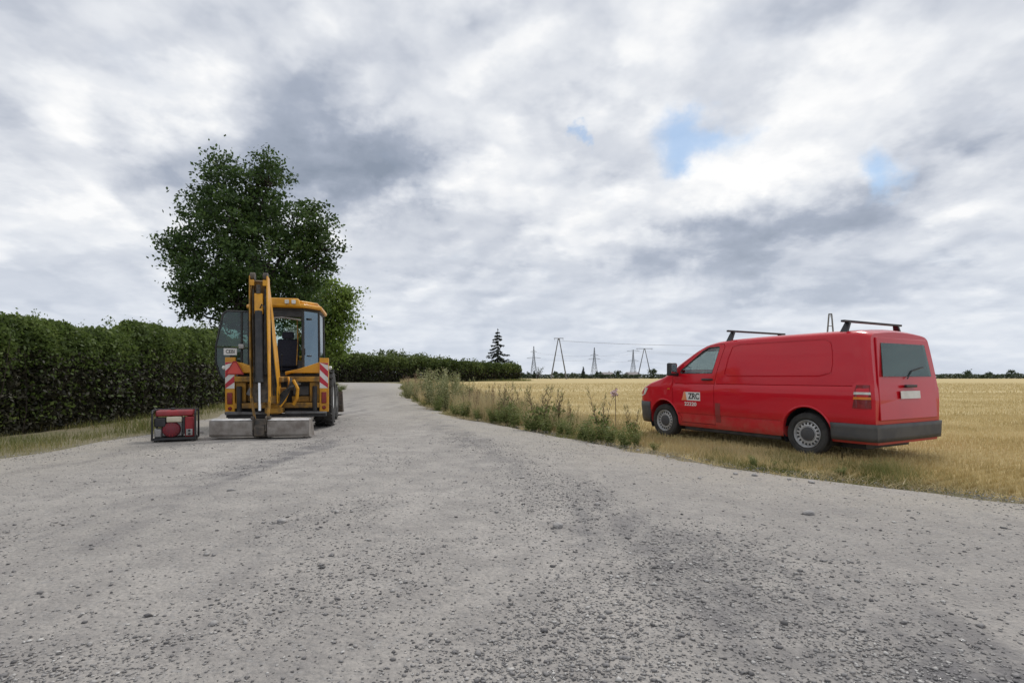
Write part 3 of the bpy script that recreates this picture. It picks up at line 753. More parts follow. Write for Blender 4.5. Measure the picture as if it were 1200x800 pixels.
def hedge(name, path, label, leaf, per_m, seed, twigs=True, width=1.5, lower_mat='shade_toned_dry_leaf', leafmat='hedge_leaf', lower=.45, group=None, stems_per_m=7):
    """path: (x, y, height); front is where the camera stands"""
    global rng
    keep = rng; rng = np.random.default_rng(seed)
    path = np.array(path, float)
    seg = np.linalg.norm(np.diff(path[:, :2], axis=0), axis=1); s = np.concatenate([[0], np.cumsum(seg)])
    L = s[-1]
    root = empty(name, (path[0, 0], path[0, 1], -.05), 0, label, 'hedge', group)
    org = np.array([path[0, 0], path[0, 1], -.05])
    def along(t):
        p = np.stack([np.interp(t, s, path[:, k]) for k in range(3)], 1)
        q = np.stack([np.interp(np.minimum(t + .3, L), s, path[:, k]) - np.interp(np.maximum(t - .3, 0), s, path[:, k]) for k in range(2)], 1)
        q /= np.linalg.norm(q, axis=1)[:, None]
        return p, np.stack([-q[:, 1], q[:, 0]], 1)
    near_d = max(9., float(np.min(np.hypot(path[:, 0], path[:, 1]))))
    def cloud(n, zlo, zhi, surf):
        tg_ = np.linspace(0, L, 200); pg, _ = along(tg_); wg = 1 / np.maximum(np.hypot(pg[:, 0], pg[:, 1]), 9)
        cg = np.cumsum(wg); cg = np.concatenate([[0], cg / cg[-1]])
        t = np.interp(rng.random(n), cg, np.linspace(0, L, 201))
        p, nrm = along(t)
        dsc = np.maximum(np.hypot(p[:, 0], p[:, 1]), 9) / near_d
        bump = .75 + .25 * vnoise(t * 1.7, t * .31 + 2, seed) + .18 * vnoise(t * 5.1, t, seed + 1)
        H = p[:, 2] * (1 + .12 * vnoise(t * 1.1, t * .2, seed + 2) + .12 * vnoise(t * 4.3, t * .2, seed + 4))
        f = rng.random(n); z = H * (zlo + (zhi - zlo) * f)
        q = np.where(rng.random(n) < surf, np.sign(rng.random(n) - .5) * (1 - np.abs(rng.normal(size=n)) * .14), rng.uniform(-1, 1, n))
        lump = 1 + .16 * vnoise(t * 2.3, z * 2.3, seed + 6)
        hw = width * .5 * bump * lump * np.where(z / H > .86, np.sqrt(np.clip((1.06 - z / H) / .2, 0, 1)), 1.0) * np.where(z / H < .3, .82, 1)
        P = np.stack([p[:, 0] + nrm[:, 0] * q * hw, p[:, 1] + nrm[:, 1] * q * hw, z], 1)
        P += rng.normal(size=P.shape) * leaf * .35
        P[:, 2] = np.maximum(P[:, 2], .04)
        return P - org, leaf * np.clip(dsc, 1, 3.2) ** .85
    cl = [cloud(int(per_m * L * .62), lower, 1.0, .5), cloud(int(per_m * L * .16), .93, 1.05, .2), cloud(int(per_m * L * .09), .08, lower, .6)]
    P = np.concatenate([c[0] for c in cl]); S_ = np.concatenate([c[1] for c in cl])
    Vl, Fl = leaves_np(P, S_, .62)
    # stray shoots standing out of the clipped top
    ns = int(L * (5 if leaf < .2 else 1.6)); t = rng.random(ns) * L; p, nrm = along(t); hs = rng.uniform(.05, .24, ns) * p[:, 2]
    q = rng.uniform(-.45, .45, ns) * width; k = 16
    tid = np.repeat(np.arange(ns), k); f = rng.random(ns * k)
    Ps = np.stack([p[tid, 0] + nrm[tid, 0] * q[tid], p[tid, 1] + nrm[tid, 1] * q[tid], p[tid, 2] * .97 + hs[tid] * f], 1) + rng.normal(size=(ns * k, 3)) * leaf * .7 - org
    V2, F2 = leaves_np(Ps, leaf * 1.05, .55)
    Vl, Fl = join_np([(Vl, Fl), (V2, F2)])
    np_mesh('foliage', Vl, Fl, (leafmat,), root)
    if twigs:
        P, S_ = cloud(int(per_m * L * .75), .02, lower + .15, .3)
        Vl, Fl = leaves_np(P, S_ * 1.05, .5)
        np_mesh('shade_toned_dead_leaves', Vl, Fl, (lower_mat,), root)  # dead leaves whose dark colour also carries the hedge's lower shade
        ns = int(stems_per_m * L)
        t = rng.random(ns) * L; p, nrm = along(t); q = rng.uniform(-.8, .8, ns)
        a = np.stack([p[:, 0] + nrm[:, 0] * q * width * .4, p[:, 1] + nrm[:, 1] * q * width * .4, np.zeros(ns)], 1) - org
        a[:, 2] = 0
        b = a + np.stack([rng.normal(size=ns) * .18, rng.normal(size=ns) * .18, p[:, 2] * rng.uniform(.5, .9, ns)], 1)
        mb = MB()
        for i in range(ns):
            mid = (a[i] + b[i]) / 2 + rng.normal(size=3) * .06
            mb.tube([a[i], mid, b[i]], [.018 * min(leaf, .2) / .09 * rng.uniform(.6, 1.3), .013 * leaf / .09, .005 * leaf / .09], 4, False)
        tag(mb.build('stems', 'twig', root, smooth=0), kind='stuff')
    rng = keep
    return root
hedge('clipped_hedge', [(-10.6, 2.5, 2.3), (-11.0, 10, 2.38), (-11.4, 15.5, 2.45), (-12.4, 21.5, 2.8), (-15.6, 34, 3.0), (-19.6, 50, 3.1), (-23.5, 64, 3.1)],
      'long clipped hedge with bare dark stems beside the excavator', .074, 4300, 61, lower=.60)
hedge('far_hedge', [(-95, 108, 6.0), (-60, 114, 6.0), (-37, 118, 5.6), (-26, 124, 5.2), (-16, 131, 4.9), (-6, 141, 4.4), (1.2, 149, 4.2)],
      'long dark hedge closing the view beyond the road bend', .50, 620, 71, width=4.2, leafmat='far_leaf', stems_per_m=3, lower=.52)

def small_tree(name, base, h, w, label, leafmat, seed, group, leaf=.5, n=420, cat='tree'):
    rr = random.Random(seed); lobes = []
    for k in range(6):
        a = rr.uniform(0, 6.28); q = rr.uniform(.0, .28) * w; z = h * rr.uniform(.42, .78)
        lobes.append((math.cos(a) * q, math.sin(a) * q, z, rr.uniform(.17, .26) * min(w, h)))
    lobes.append((0, 0, h * .78, h * .2))
    tot = sum(r * r for *_, r in lobes)
    return lobed_tree(name, base, lobes, label, cat, leafmat, h * .022, leaf, 40 / tot, max(8, n // 40), seed, group, clump_r=.10 * min(w, h), fork=.3)
for k, (px, py, d, w) in enumerate([(405, 413, 128, 6), (418, 415, 130, 6), (445, 411, 132, 6), (453, 412, 136, 5), (468, 413, 137, 7), (482, 417, 140, 6), (492, 415, 142, 6), (503, 418, 146, 5), (430, 416, 133, 6), (392, 412, 126, 7)]):
    h = CAM_H + (441 - py) * d / FPX
    small_tree('hedgerow_tree', (at(px, 441, d).x, d + 5, -.05), h * 1.14, w, 'small round tree rising just above the far hedge', 'far_leaf', 100 + k, 'trees behind the far hedge', leaf=.55, n=900)

def conifer(name, base, h, w, label, seed, tiers=15, per=6, leaf=.32, drop=.35, group=None, gap=.72):
    rr = random.Random(seed); r2 = np.random.default_rng(seed)
    root = empty(name, base, 0, label, 'tree', group)
    mb = MB(); mb.tube([(0, 0, -.1), (0, 0, h * .5), (0, 0, h)], [h * .016, h * .010, h * .002], 7)
    P = []
    z0 = .15
    for t in range(tiers):
        f = t / (tiers - 1); z = h * (z0 + (1 - z0 - .02) * f)
        Lb = w * .5 * (1 - f) ** .75 + .12
        for b in range(per):
            if rr.random() > gap + .2 * f: continue
            a = 6.283 * b / per + rr.uniform(-.4, .4) + t * .7; ln = Lb * rr.uniform(.6, 1.12)
            tip = Vector((math.cos(a) * ln, math.sin(a) * ln, z - drop * ln * rr.uniform(.4, 1) + .05 * ln))
            mid = Vector((math.cos(a) * ln * .55, math.sin(a) * ln * .55, z - drop * ln * .45))
            mb.tube([(0, 0, z), mid, tip], [h * .0035, h * .0025, .01], 4, False)
            m = max(5, int(26 * ln))
            q = r2.random(m)
            for s in q:
                p = Vector((0, 0, z)).lerp(mid, s * 2) if s < .5 else mid.lerp(tip, s * 2 - 1)
                P.append((p.x + r2.normal() * .10 * ln * .6, p.y + r2.normal() * .10 * ln * .6, p.z - abs(r2.normal()) * .16 - .02))
    mb.build('trunk', 'bark', root, smooth=0)
    Vl, Fl = leaves_np(np.array(P), leaf, .5)
    np_mesh('crown', Vl, Fl, ('spruce_needle',), root)
    return root
D3 = 150
conifer('spruce_tree', (at(583, 441, D3).x, D3 + 3, -.05), CAM_H + 58 * D3 / FPX, 10.5, 'tall dark spruce with drooping gappy branches at end of far hedge', 4, tiers=16, per=6, leaf=.55, drop=.42, gap=.52)
small_tree('hedgerow_tree', (at(573, 441, 152).x, 153, -.05), 5.6, 4.5, 'dark bushy tree at the foot of the tall spruce', 'haze_pale_leaf', 140, None, n=700)
conifer('spruce_tree', (at(514.5, 441, 160).x, 162, -.05), CAM_H + 27 * 160 / FPX, 3.6, 'small spruce tip showing above the middle of the far hedge', 6, tiers=10, per=6, leaf=.3, gap=.9)

# far tree line at the end of the field
def far_line():
    global rng
    n = 26000
    x = rng.uniform(-2, 420, n)
    H = 2.5 + .8 * vnoise(x * .13, x * .01, 61) + .7 * vnoise(x * .5, x * .03, 62)
    z = H * rng.random(n) ** .8; y = 308 + rng.normal(size=n) * 1.2
    Vl, Fl = leaves_np(np.stack([x, y, z], 1), .75, .7)
    tag(np_mesh('far_brushwood', Vl, Fl, ('haze_pale_leaf',)), 'low dark line of brush along the far edge of the field', 'brushwood', kind='stuff')
    for k, (px, py, w) in enumerate([(619, 436, 7), (651, 435, 8), (658, 437, 6), (671, 437, 7), (700, 436, 8), (724, 434, 8), (612, 437, 6), (765, 431, 9), (785, 436, 7), (1135, 434, 10), (1160, 436, 8), (1185, 433, 9)]):
        d = 312; h = CAM_H + (441 - py) * d / FPX + .4
        lab = 'rounded dark tree taller than its neighbours on the horizon, just left of the red van' if px == 765 else 'small rounded tree on the horizon seen past the rear of the van' if px > 1000 else 'small rounded tree in the line along the horizon'
        small_tree('horizon_tree', (at(px, 441, d).x, d, -.05), h, w, lab, 'haze_pale_leaf', 200 + k, ('trees along the horizon' if px < 1000 else 'horizon trees past the van') if px != 765 else None, leaf=.8, n=420)
    for (px, py, w) in [(683.5, 429.5, 3.4), (626, 434, 2.4)]:
        d = 309
        conifer('horizon_spruce', (at(px, 441, d).x, d, -.05), CAM_H + (441 - py) * d / FPX, w, 'pointed dark conifer on the horizon between two lattice pylons' if px > 650 else 'small dark conifer on the horizon at the foot of a lattice pylon', int(px), tiers=10, per=7, leaf=.7, gap=1)
    # leaning half-bare tree left of the first A-shaped mast
    root = empty('bare_tree', (at(629, 441, 260).x, 260, -.05), 0, 'leaning half-bare tree left of the A-shaped concrete mast', 'tree')
    mb = MB(); rr = random.Random(9); P = []
    for k in range(9):
        e = Vector((rr.uniform(.2, 3.8), rr.uniform(-1, 1), rr.uniform(3.5, 6.0)))
        pth = limb_path((0, 0, -.1), e, .35, rr); mb.tube(pth, [.14 * (1 - i / 7.5) for i in range(7)], 5)
        for p in pth[3:]:
            for _ in range(7): P.append(p + Vector((rr.gauss(0, .35), rr.gauss(0, .35), rr.gauss(0, .3))))
    mb.build('trunk', 'bark', root); Vl, Fl = leaves_np(np.array([tuple(p) for p in P]), .4, .6); np_mesh('crown', Vl, Fl, ('haze_pale_leaf',), root)
far_line()

# farm roofs between the horizon trees
def far_house(px, d, w, dep, hw, hr, label):
    x = at(px, 441, d).x
    root = empty('farm_house', (x, d, -.05), R(20), label, 'house')
    mb = MB(); mb.bb((-w / 2, -dep / 2, 0), (w / 2, dep / 2, hw)); mb.build('wall', 'house_wall', root)
    mb = MB(); e = .3
    mb.prism([(-w / 2 - e, -dep / 2 - e, hw + .01), (-w / 2 - e, dep / 2 + e, hw + .01), (-w / 2 - e, 0, hw + hr)], (w + 2 * e, 0, 0)); rf = mb.build('roof', 'house_roof', root)
    mb = MB(); mb.bb((w * .2, -.3, hw + hr * .6), (w * .2 + .5, .3, hw + hr + .6)); mb.build('chimney', 'house_wall', rf)
    for k in range(2):
        mb = MB(); mb.bb((-w * .25 + k * w * .4, -dep / 2 - .05, 1.1), (-w * .25 + k * w * .4 + 1.0, -dep / 2 - .005, 2.2)); mb.build('window', 'black_plastic', root)
far_house(711, 330, 7, 7, 2.4, 1.5, 'low farmhouse roof between the horizon trees, by the middle lattice pylon')
far_house(741, 345, 8, 7, 2.5, 1.6, 'low farmhouse roof on the horizon at the foot of the lattice pylon')

# ------------------------------------------------------------------ power line
def a_mast(px_l, px_r, py_top, d, label, arm, topf=.06, yaw=0.0, cross=None):
    xc = (at(px_l, 441, d).x + at(px_r, 441, d).x) / 2; hw = (px_r - px_l) / 2 * d / FPX
    H = CAM_H + (441 - py_top) * d / FPX
    root = empty('concrete_mast', (xc, d, -.05), yaw, label, 'power mast')
    for s in (-1, 1):
        mb = MB(); mb.tube([(s * hw, 0, -.1), (s * hw * topf, 0, H)], [.34, .2], 8); mb.build('leg', 'concrete_pole', root)
    mb = MB(); mb.box((0, 0, H + .1), (arm, .28, .28)); mb.build('cross_arm', 'concrete_pole', root)
    if cross:
        mb = MB(); w = hw * (1 - cross / H) + .1; mb.box((0, 0, cross), (2 * w, .18, .18)); mb.build('brace', 'concrete_pole', root)
    for k in (-1, 0, 1):
        mb = MB(); mb.lathe([(.02, 0), (.09, -.1), (.05, -.3), (.09, -.5), (.05, -.7), (.02, -1.0)], (k * arm * .45, 0, H), (0, 0, 1), 6); mb.build('insulator', 'pylon_steel', root)
    return [Vector((xc + k * arm * .45, d, H - 1.0)) for k in (-1, 0, 1)]
w1 = a_mast(645.5, 664, 396.5, 250, 'tall A-shaped concrete power mast, the taller of two beyond the field', 4.4)
w2 = a_mast(747, 763.5, 408.5, 330, 'shorter A-shaped concrete power mast standing close left of the red van', 10.0)
w3 = a_mast(965, 981, 368, 158, 'A-shaped mast top rising behind the red van roof', 1.0, topf=.2, cross=16.0)
w4 = a_mast(992, 1008, 399, 205, 'A-shaped concrete power mast hidden behind the red van', 4.4)
def lattice(px, py_top, d, label, arms):
    H = CAM_H + (441 - py_top) * d / FPX
    root = empty('lattice_pylon', (at(px, 441, d).x, d, -.05), R(8), label, 'pylon', None)
    mb = MB()
    def hw(z):
        return np.interp(z, [0, H * .45, H * .62, H], [3.2, 1.5, .85, .18])
    zs = [0, .12 * H, .23 * H, .33 * H, .42 * H, .5 * H, .58 * H, .66 * H, .74 * H, .82 * H, .9 * H, H]
    cs = [[Vector((sx * hw(z), sy * hw(z), z)) for sx, sy in ((-1, -1), (1, -1), (1, 1), (-1, 1))] for z in zs]
    for a, b in zip(cs, cs[1:]):
        for k in range(4):
            mb.cyl(a[k], b[k], .15, seg=4, cap=False)
            mb.cyl(a[k], b[(k + 1) % 4], .08, seg=4, cap=False); mb.cyl(a[(k + 1) % 4], b[k], .08, seg=4, cap=False)
            mb.cyl(a[k], a[(k + 1) % 4], .08, seg=4, cap=False)
    mb.build('tower', 'pylon_steel', root, smooth=0)
    ends = []
    for (fz, ln) in arms:
        z = H * fz; mb = MB()
        for s in (-1, 1):
            for yy in (-.5, .5):
                mb.cyl((s * .3, yy, z), (s * ln, 0, z + .1), .11, seg=4); mb.cyl((s * .3, yy, z + 1.3), (s * ln, 0, z + .1), .08, seg=4)
            ends.append(root.location + Vector((s * ln, 0, z - .6)))
        mb.build('cross_arm', 'pylon_steel', root, smooth=0)
    return ends
p1 = lattice(625.5, 405.5, 520, 'lattice steel pylon by the leaning half-bare tree', [(.62, 7), (.82, 3.2)])
p2 = lattice(696.5, 407, 520, 'lattice steel pylon between the two A-shaped masts', [(.62, 6), (.74, 4)])
p3 = lattice(742, 409.5, 560, 'lattice steel pylon just left of the shorter A-shaped mast', [(.60, 6), (.94, 7)])
def wire(a, b, sag, r, label, group):
    a = Vector(a); b = Vector(b)
    pts = [a.lerp(b, i / 24) - Vector((0, 0, sag * 4 * (i / 24) * (1 - i / 24))) for i in range(25)]
    mb = MB(); mb.tube([p - a for p in pts], r, 5); o = mb.build('power_wire', 'wire', None); o.location = a
    tag(o, label, 'power line', group)
for a, b in zip(w1, w4): wire(a, b, 1.6, .022, 'thin power wire slung from the taller A-shaped mast to pass behind the van', 'wires from the A-shaped mast')
for a, b in zip(w2, w4): wire(a, b, 3.5, .022, 'thin power wire slung from the shorter A-shaped mast to pass behind the van', 'wires from the shorter mast')
for i in range(4):
    wire(p1[i], p2[i], 1.6, .035, 'faint wire between the lattice pylons on the horizon', 'wires between lattice pylons')
    wire(p2[i], p3[i], 1.6, .035, 'faint wire between the lattice pylons on the horizon', 'wires between lattice pylons')
    wire(p3[i], p3[i] + Vector((220, 60, 0)), 4, .035, 'faint wire running on from the lattice pylon near the van', 'wires beyond the lattice pylons')

# ------------------------------------------------------------------ weeds on the verge
def weed_proto(kind, seed):
    rr = random.Random(seed); r2 = np.random.default_rng(seed)
    root = empty('weed'); st = MB(); P = []; S = []
    if kind == 'leafy':          # bushy mugwort-like plant
        for k in range(9):
            a = rr.uniform(0, 6.28); sp = rr.uniform(.05, .42); h = rr.uniform(.5, 1.0)
            pth = limb_path((math.cos(a) * .05, math.sin(a) * .05, -.05), (math.cos(a) * sp, math.sin(a) * sp, h), .04, rr, 8)
            st.tube(pth, [.006 * (1 - i / 10) for i in range(9)], 4, False)
            for i, p in enumerate(pth[1:]):
                for _ in range(22): P.append(p + Vector((rr.gauss(0, .055), rr.gauss(0, .055), rr.gauss(0, .05)))); S.append(.075 * (1.15 - i / 12))
        mats = ('weed_leaf', 'weed_stem')
    elif kind == 'stalks':       # tall bare dark stalks with side twigs over a leafy foot
        for k in range(5):
            a = rr.uniform(0, 6.28); sp = rr.uniform(.1, .5); h = rr.uniform(.75, 1.12)
            pth = limb_path((math.cos(a) * .04, math.sin(a) * .04, -.05), (math.cos(a) * sp, math.sin(a) * sp, h), .05, rr, 8)
            st.tube(pth, [.008 * (1 - i / 11) for i in range(9)], 4, False)
            for i, p in enumerate(pth[3:-1]):
                for _ in range(3):
                    an = rr.uniform(0, 6.28); l = rr.uniform(.10, .26) * (1 - i / 9)
                    q = p + Vector((math.cos(an) * l * .7, math.sin(an) * l * .7, l * .8)); st.tube([p, p.lerp(q, .5) + Vector((0, 0, -.01)), q], [.004, .003, .002], 3, False)
                    for f in (.4, .7, 1): P.append(p.lerp(q, f)); S.append(.026)
            for _ in range(14): P.append(pth[-1] + Vector((rr.gauss(0, .015), rr.gauss(0, .015), rr.uniform(-.16, .02)))); S.append(.03)
            for i, p in enumerate(pth[:4]):
                for _ in range(18): P.append(p + Vector((rr.gauss(0, .09), rr.gauss(0, .09), abs(rr.gauss(0, .07)) + .05))); S.append(.085)
        mats = ('weed_leaf', 'dry_stem')
    elif kind == 'dock':         # rusty dry seed spikes
        for k in range(5):
            a = rr.uniform(0, 6.28); sp = rr.uniform(.02, .25); h = rr.uniform(.7, 1.05)
            pth = limb_path((math.cos(a) * .03, math.sin(a) * .03, -.05), (math.cos(a) * sp, math.sin(a) * sp, h), .03, rr, 8)
            st.tube(pth, [.006 * (1 - i / 11) for i in range(9)], 4, False)
            for i, p in enumerate(pth[3:]):
                for _ in range(26): P.append(p + Vector((rr.gauss(0, .022), rr.gauss(0, .022), rr.uniform(-.07, .07)))); S.append(.026)
        mats = ('seed_brown', 'dry_stem')
    else:                        # grey-green feathery clump
        for k in range(14):
            a = rr.uniform(0, 6.28); sp = rr.uniform(.1, .5); h = rr.uniform(.6, 1.15)
            pth = limb_path((math.cos(a) * .1, math.sin(a) * .1, -.05), (math.cos(a) * sp, math.sin(a) * sp, h), .05, rr, 8)
            st.tube(pth, [.006 * (1 - i / 10) for i in range(9)], 4, False)
            for i, p in enumerate(pth[1:]):
                for _ in range(20): P.append(p + Vector((rr.gauss(0, .05), rr.gauss(0, .05), rr.gauss(0, .06)))); S.append(.06)
        mats = ('weed_grey', 'weed_stem')
    Vl, Fl = leaves_np(np.array([tuple(p) for p in P]), np.array(S), .45, .0)
    st.build('stem', mats[1], root, smooth=0); np_mesh('leaves', Vl, Fl, (mats[0],), root)
    return root
def weed_label(kind, x, y):
    if kind == 'leafy':
        if x < -8: return 'low leafy weed at the left road edge past the excavator', 'weeds past the excavator'
        if x > 2.4: return 'small green weed tuft in the grass strip beside the red van', 'weed tufts beside the van'
        if x > 1.2: return 'bushy green weed growing round the stake with the pink rag', 'bushy weeds round the stake'
        if x > -.5: return 'bushy green weed at the foot of the tall twiggy stalks', 'bushy weeds below the twiggy stalks'
        return 'bushy green weed below the rusty seed spikes on the verge', 'bushy weeds below the seed spikes'
    if kind == 'stalks':
        if x > 1.5: return 'tall twiggy weed stalk standing beside the stake with pink rag', 'twiggy weeds by the stake'
        return 'tall dark twiggy weed on the verge between road and stubble', 'twiggy weeds on the verge'
    if kind == 'dock':
        if y > 25: return 'rust-brown seeding weed where the verge meets the road bend', 'rusty weeds at the bend'
        return 'rust-brown weed with seed spikes between the bushy green weeds', 'rusty weeds on the verge'
    return 'grey-green feathery weed clump on the verge near the road bend', 'feathery weeds on the verge'
protos = {}
def place_weed(kind, px, pyb, ptop, var=0, w=1.0):
    """px, pyb: where its foot stands; ptop: height of its tip in the view"""
    d = 773.5 / (pyb - 441); x = (px - 600) / FPX * d
    h = (pyb - ptop) * d / FPX
    key = (kind, var)
    if key not in protos: protos[key] = o = weed_proto(kind, 300 + var * 17 + len(kind))
    else: o = copy_tree(protos[key])
    s = h / 1.02
    o.location = (x, d, -.02); o.scale = (s * w, s * w, s); o.rotation_euler = (0, 0, px * .7)
    o['label'], o['group'] = weed_label(kind, x, d); o['category'] = 'weed'
for a in [('stalks', 630, 503, 444, 0, 1.0), ('stalks', 650, 503, 448, 1, .9), ('leafy', 622, 504, 478, 0, 1.5), ('leafy', 640, 505, 482, 1, 1.5), ('leafy', 603, 499, 470, 0, 1.2),
          ('stalks', 598, 496, 446, 2, .8), ('stalks', 585, 493, 442, 1, .7), ('leafy', 590, 496, 470, 1, 1.3), ('dock', 575, 490, 452, 0, 1.0), ('dock', 560, 489, 450, 1, 1.0),
          ('leafy', 545, 488, 466, 0, 1.4), ('leafy', 535, 486, 468, 1, 1.2), ('dock', 548, 485, 455, 0, 1.2), ('feather', 516, 478, 438, 0, 1.1), ('feather', 525, 480, 447, 1, 1.0),
          ('feather', 507, 474, 437, 1, 1.1), ('leafy', 513, 481, 460, 0, 1.2), ('dock', 497, 468, 436, 1, 1.1), ('dock', 485, 465, 437, 0, 1.3), ('dock', 478, 463, 438, 1, 1.3),
          ('feather', 490, 468, 446, 0, 1.2), ('feather', 478, 466, 449, 1, 1.4), ('dock', 504, 468, 433, 0, .8), ('feather', 530, 474, 440, 1, .8),
          ('stalks', 707, 515, 455, 2, .9), ('stalks', 742, 517, 468, 0, .7), ('leafy', 682, 514, 486, 0, 1.4), ('leafy', 697, 516, 490, 1, 1.4), ('leafy', 715, 518, 494, 0, 1.4),
          ('leafy', 733, 521, 492, 1, 1.3), ('leafy', 668, 510, 486, 1, 1.2), ('dock', 655, 503, 468, 1, .9), ('dock', 668, 505, 478, 0, 1.0), ('stalks', 672, 505, 462, 1, .6),
          ('leafy', 745, 521, 502, 0, 1.3), ('stalks', 612, 490, 446, 0, .8), ('dock', 590, 482, 448, 0, .9), ('stalks', 570, 482, 447, 2, .8), ('leafy', 560, 491, 474, 1, 1.3), ('leafy', 578, 494, 474, 0, 1.3),
          ('leafy', 768, 526, 514, 1, 1.4), ('leafy', 884, 545, 530, 0, 1.6), ('leafy', 985, 556, 541, 1, 1.7), ('leafy', 905, 546, 535, 1, 1.5),
          ('leafy', 656, 508, 486, 0, 1.3), ('feather', 545, 478, 447, 0, .8), ('leafy', 402, 456.5, 449, 1, 2.2), ('leafy', 398, 459, 450, 0, 1.6)]:
    place_weed(*a)
# rag tied to a stake
def rag_stake():
    b = at(721, 441, 11.6); root = empty('marker_stake', (b.x, b.y, -.02), 0, 'thin stake with a pale pink rag tied on top among the weeds', 'stake')
    mb = MB(); mb.tube([(0, 0, -.05), (.01, 0, .5), (0, 0, 1.0)], [.009, .008, .006], 6); mb.build('stake', 'dry_stem', root)
    r2 = np.random.default_rng(2); n = 9
    Vr = []
    for i in range(n):
        for j in range(n):
            u, v = i / (n - 1), j / (n - 1)
            Vr.append((-.13 * u + .04 + .02 * math.sin(9 * v + 3 * u), .035 * math.sin(7 * u + 5 * v) + .02 * math.sin(13 * v), .99 - .17 * v * (1 - .35 * u) - .07 * u + .015 * math.sin(11 * u)))
    Fr = [(i * n + j, i * n + j + 1, (i + 1) * n + j + 1, (i + 1) * n + j) for i in range(n - 1) for j in range(n - 1)]
    o = np_mesh('rag', np.array(Vr), np.array(Fr), ('rag_pink',), root, True); sd = o.modifiers.new('solid', 'SOLIDIFY'); sd.thickness = .004
rag_stake()
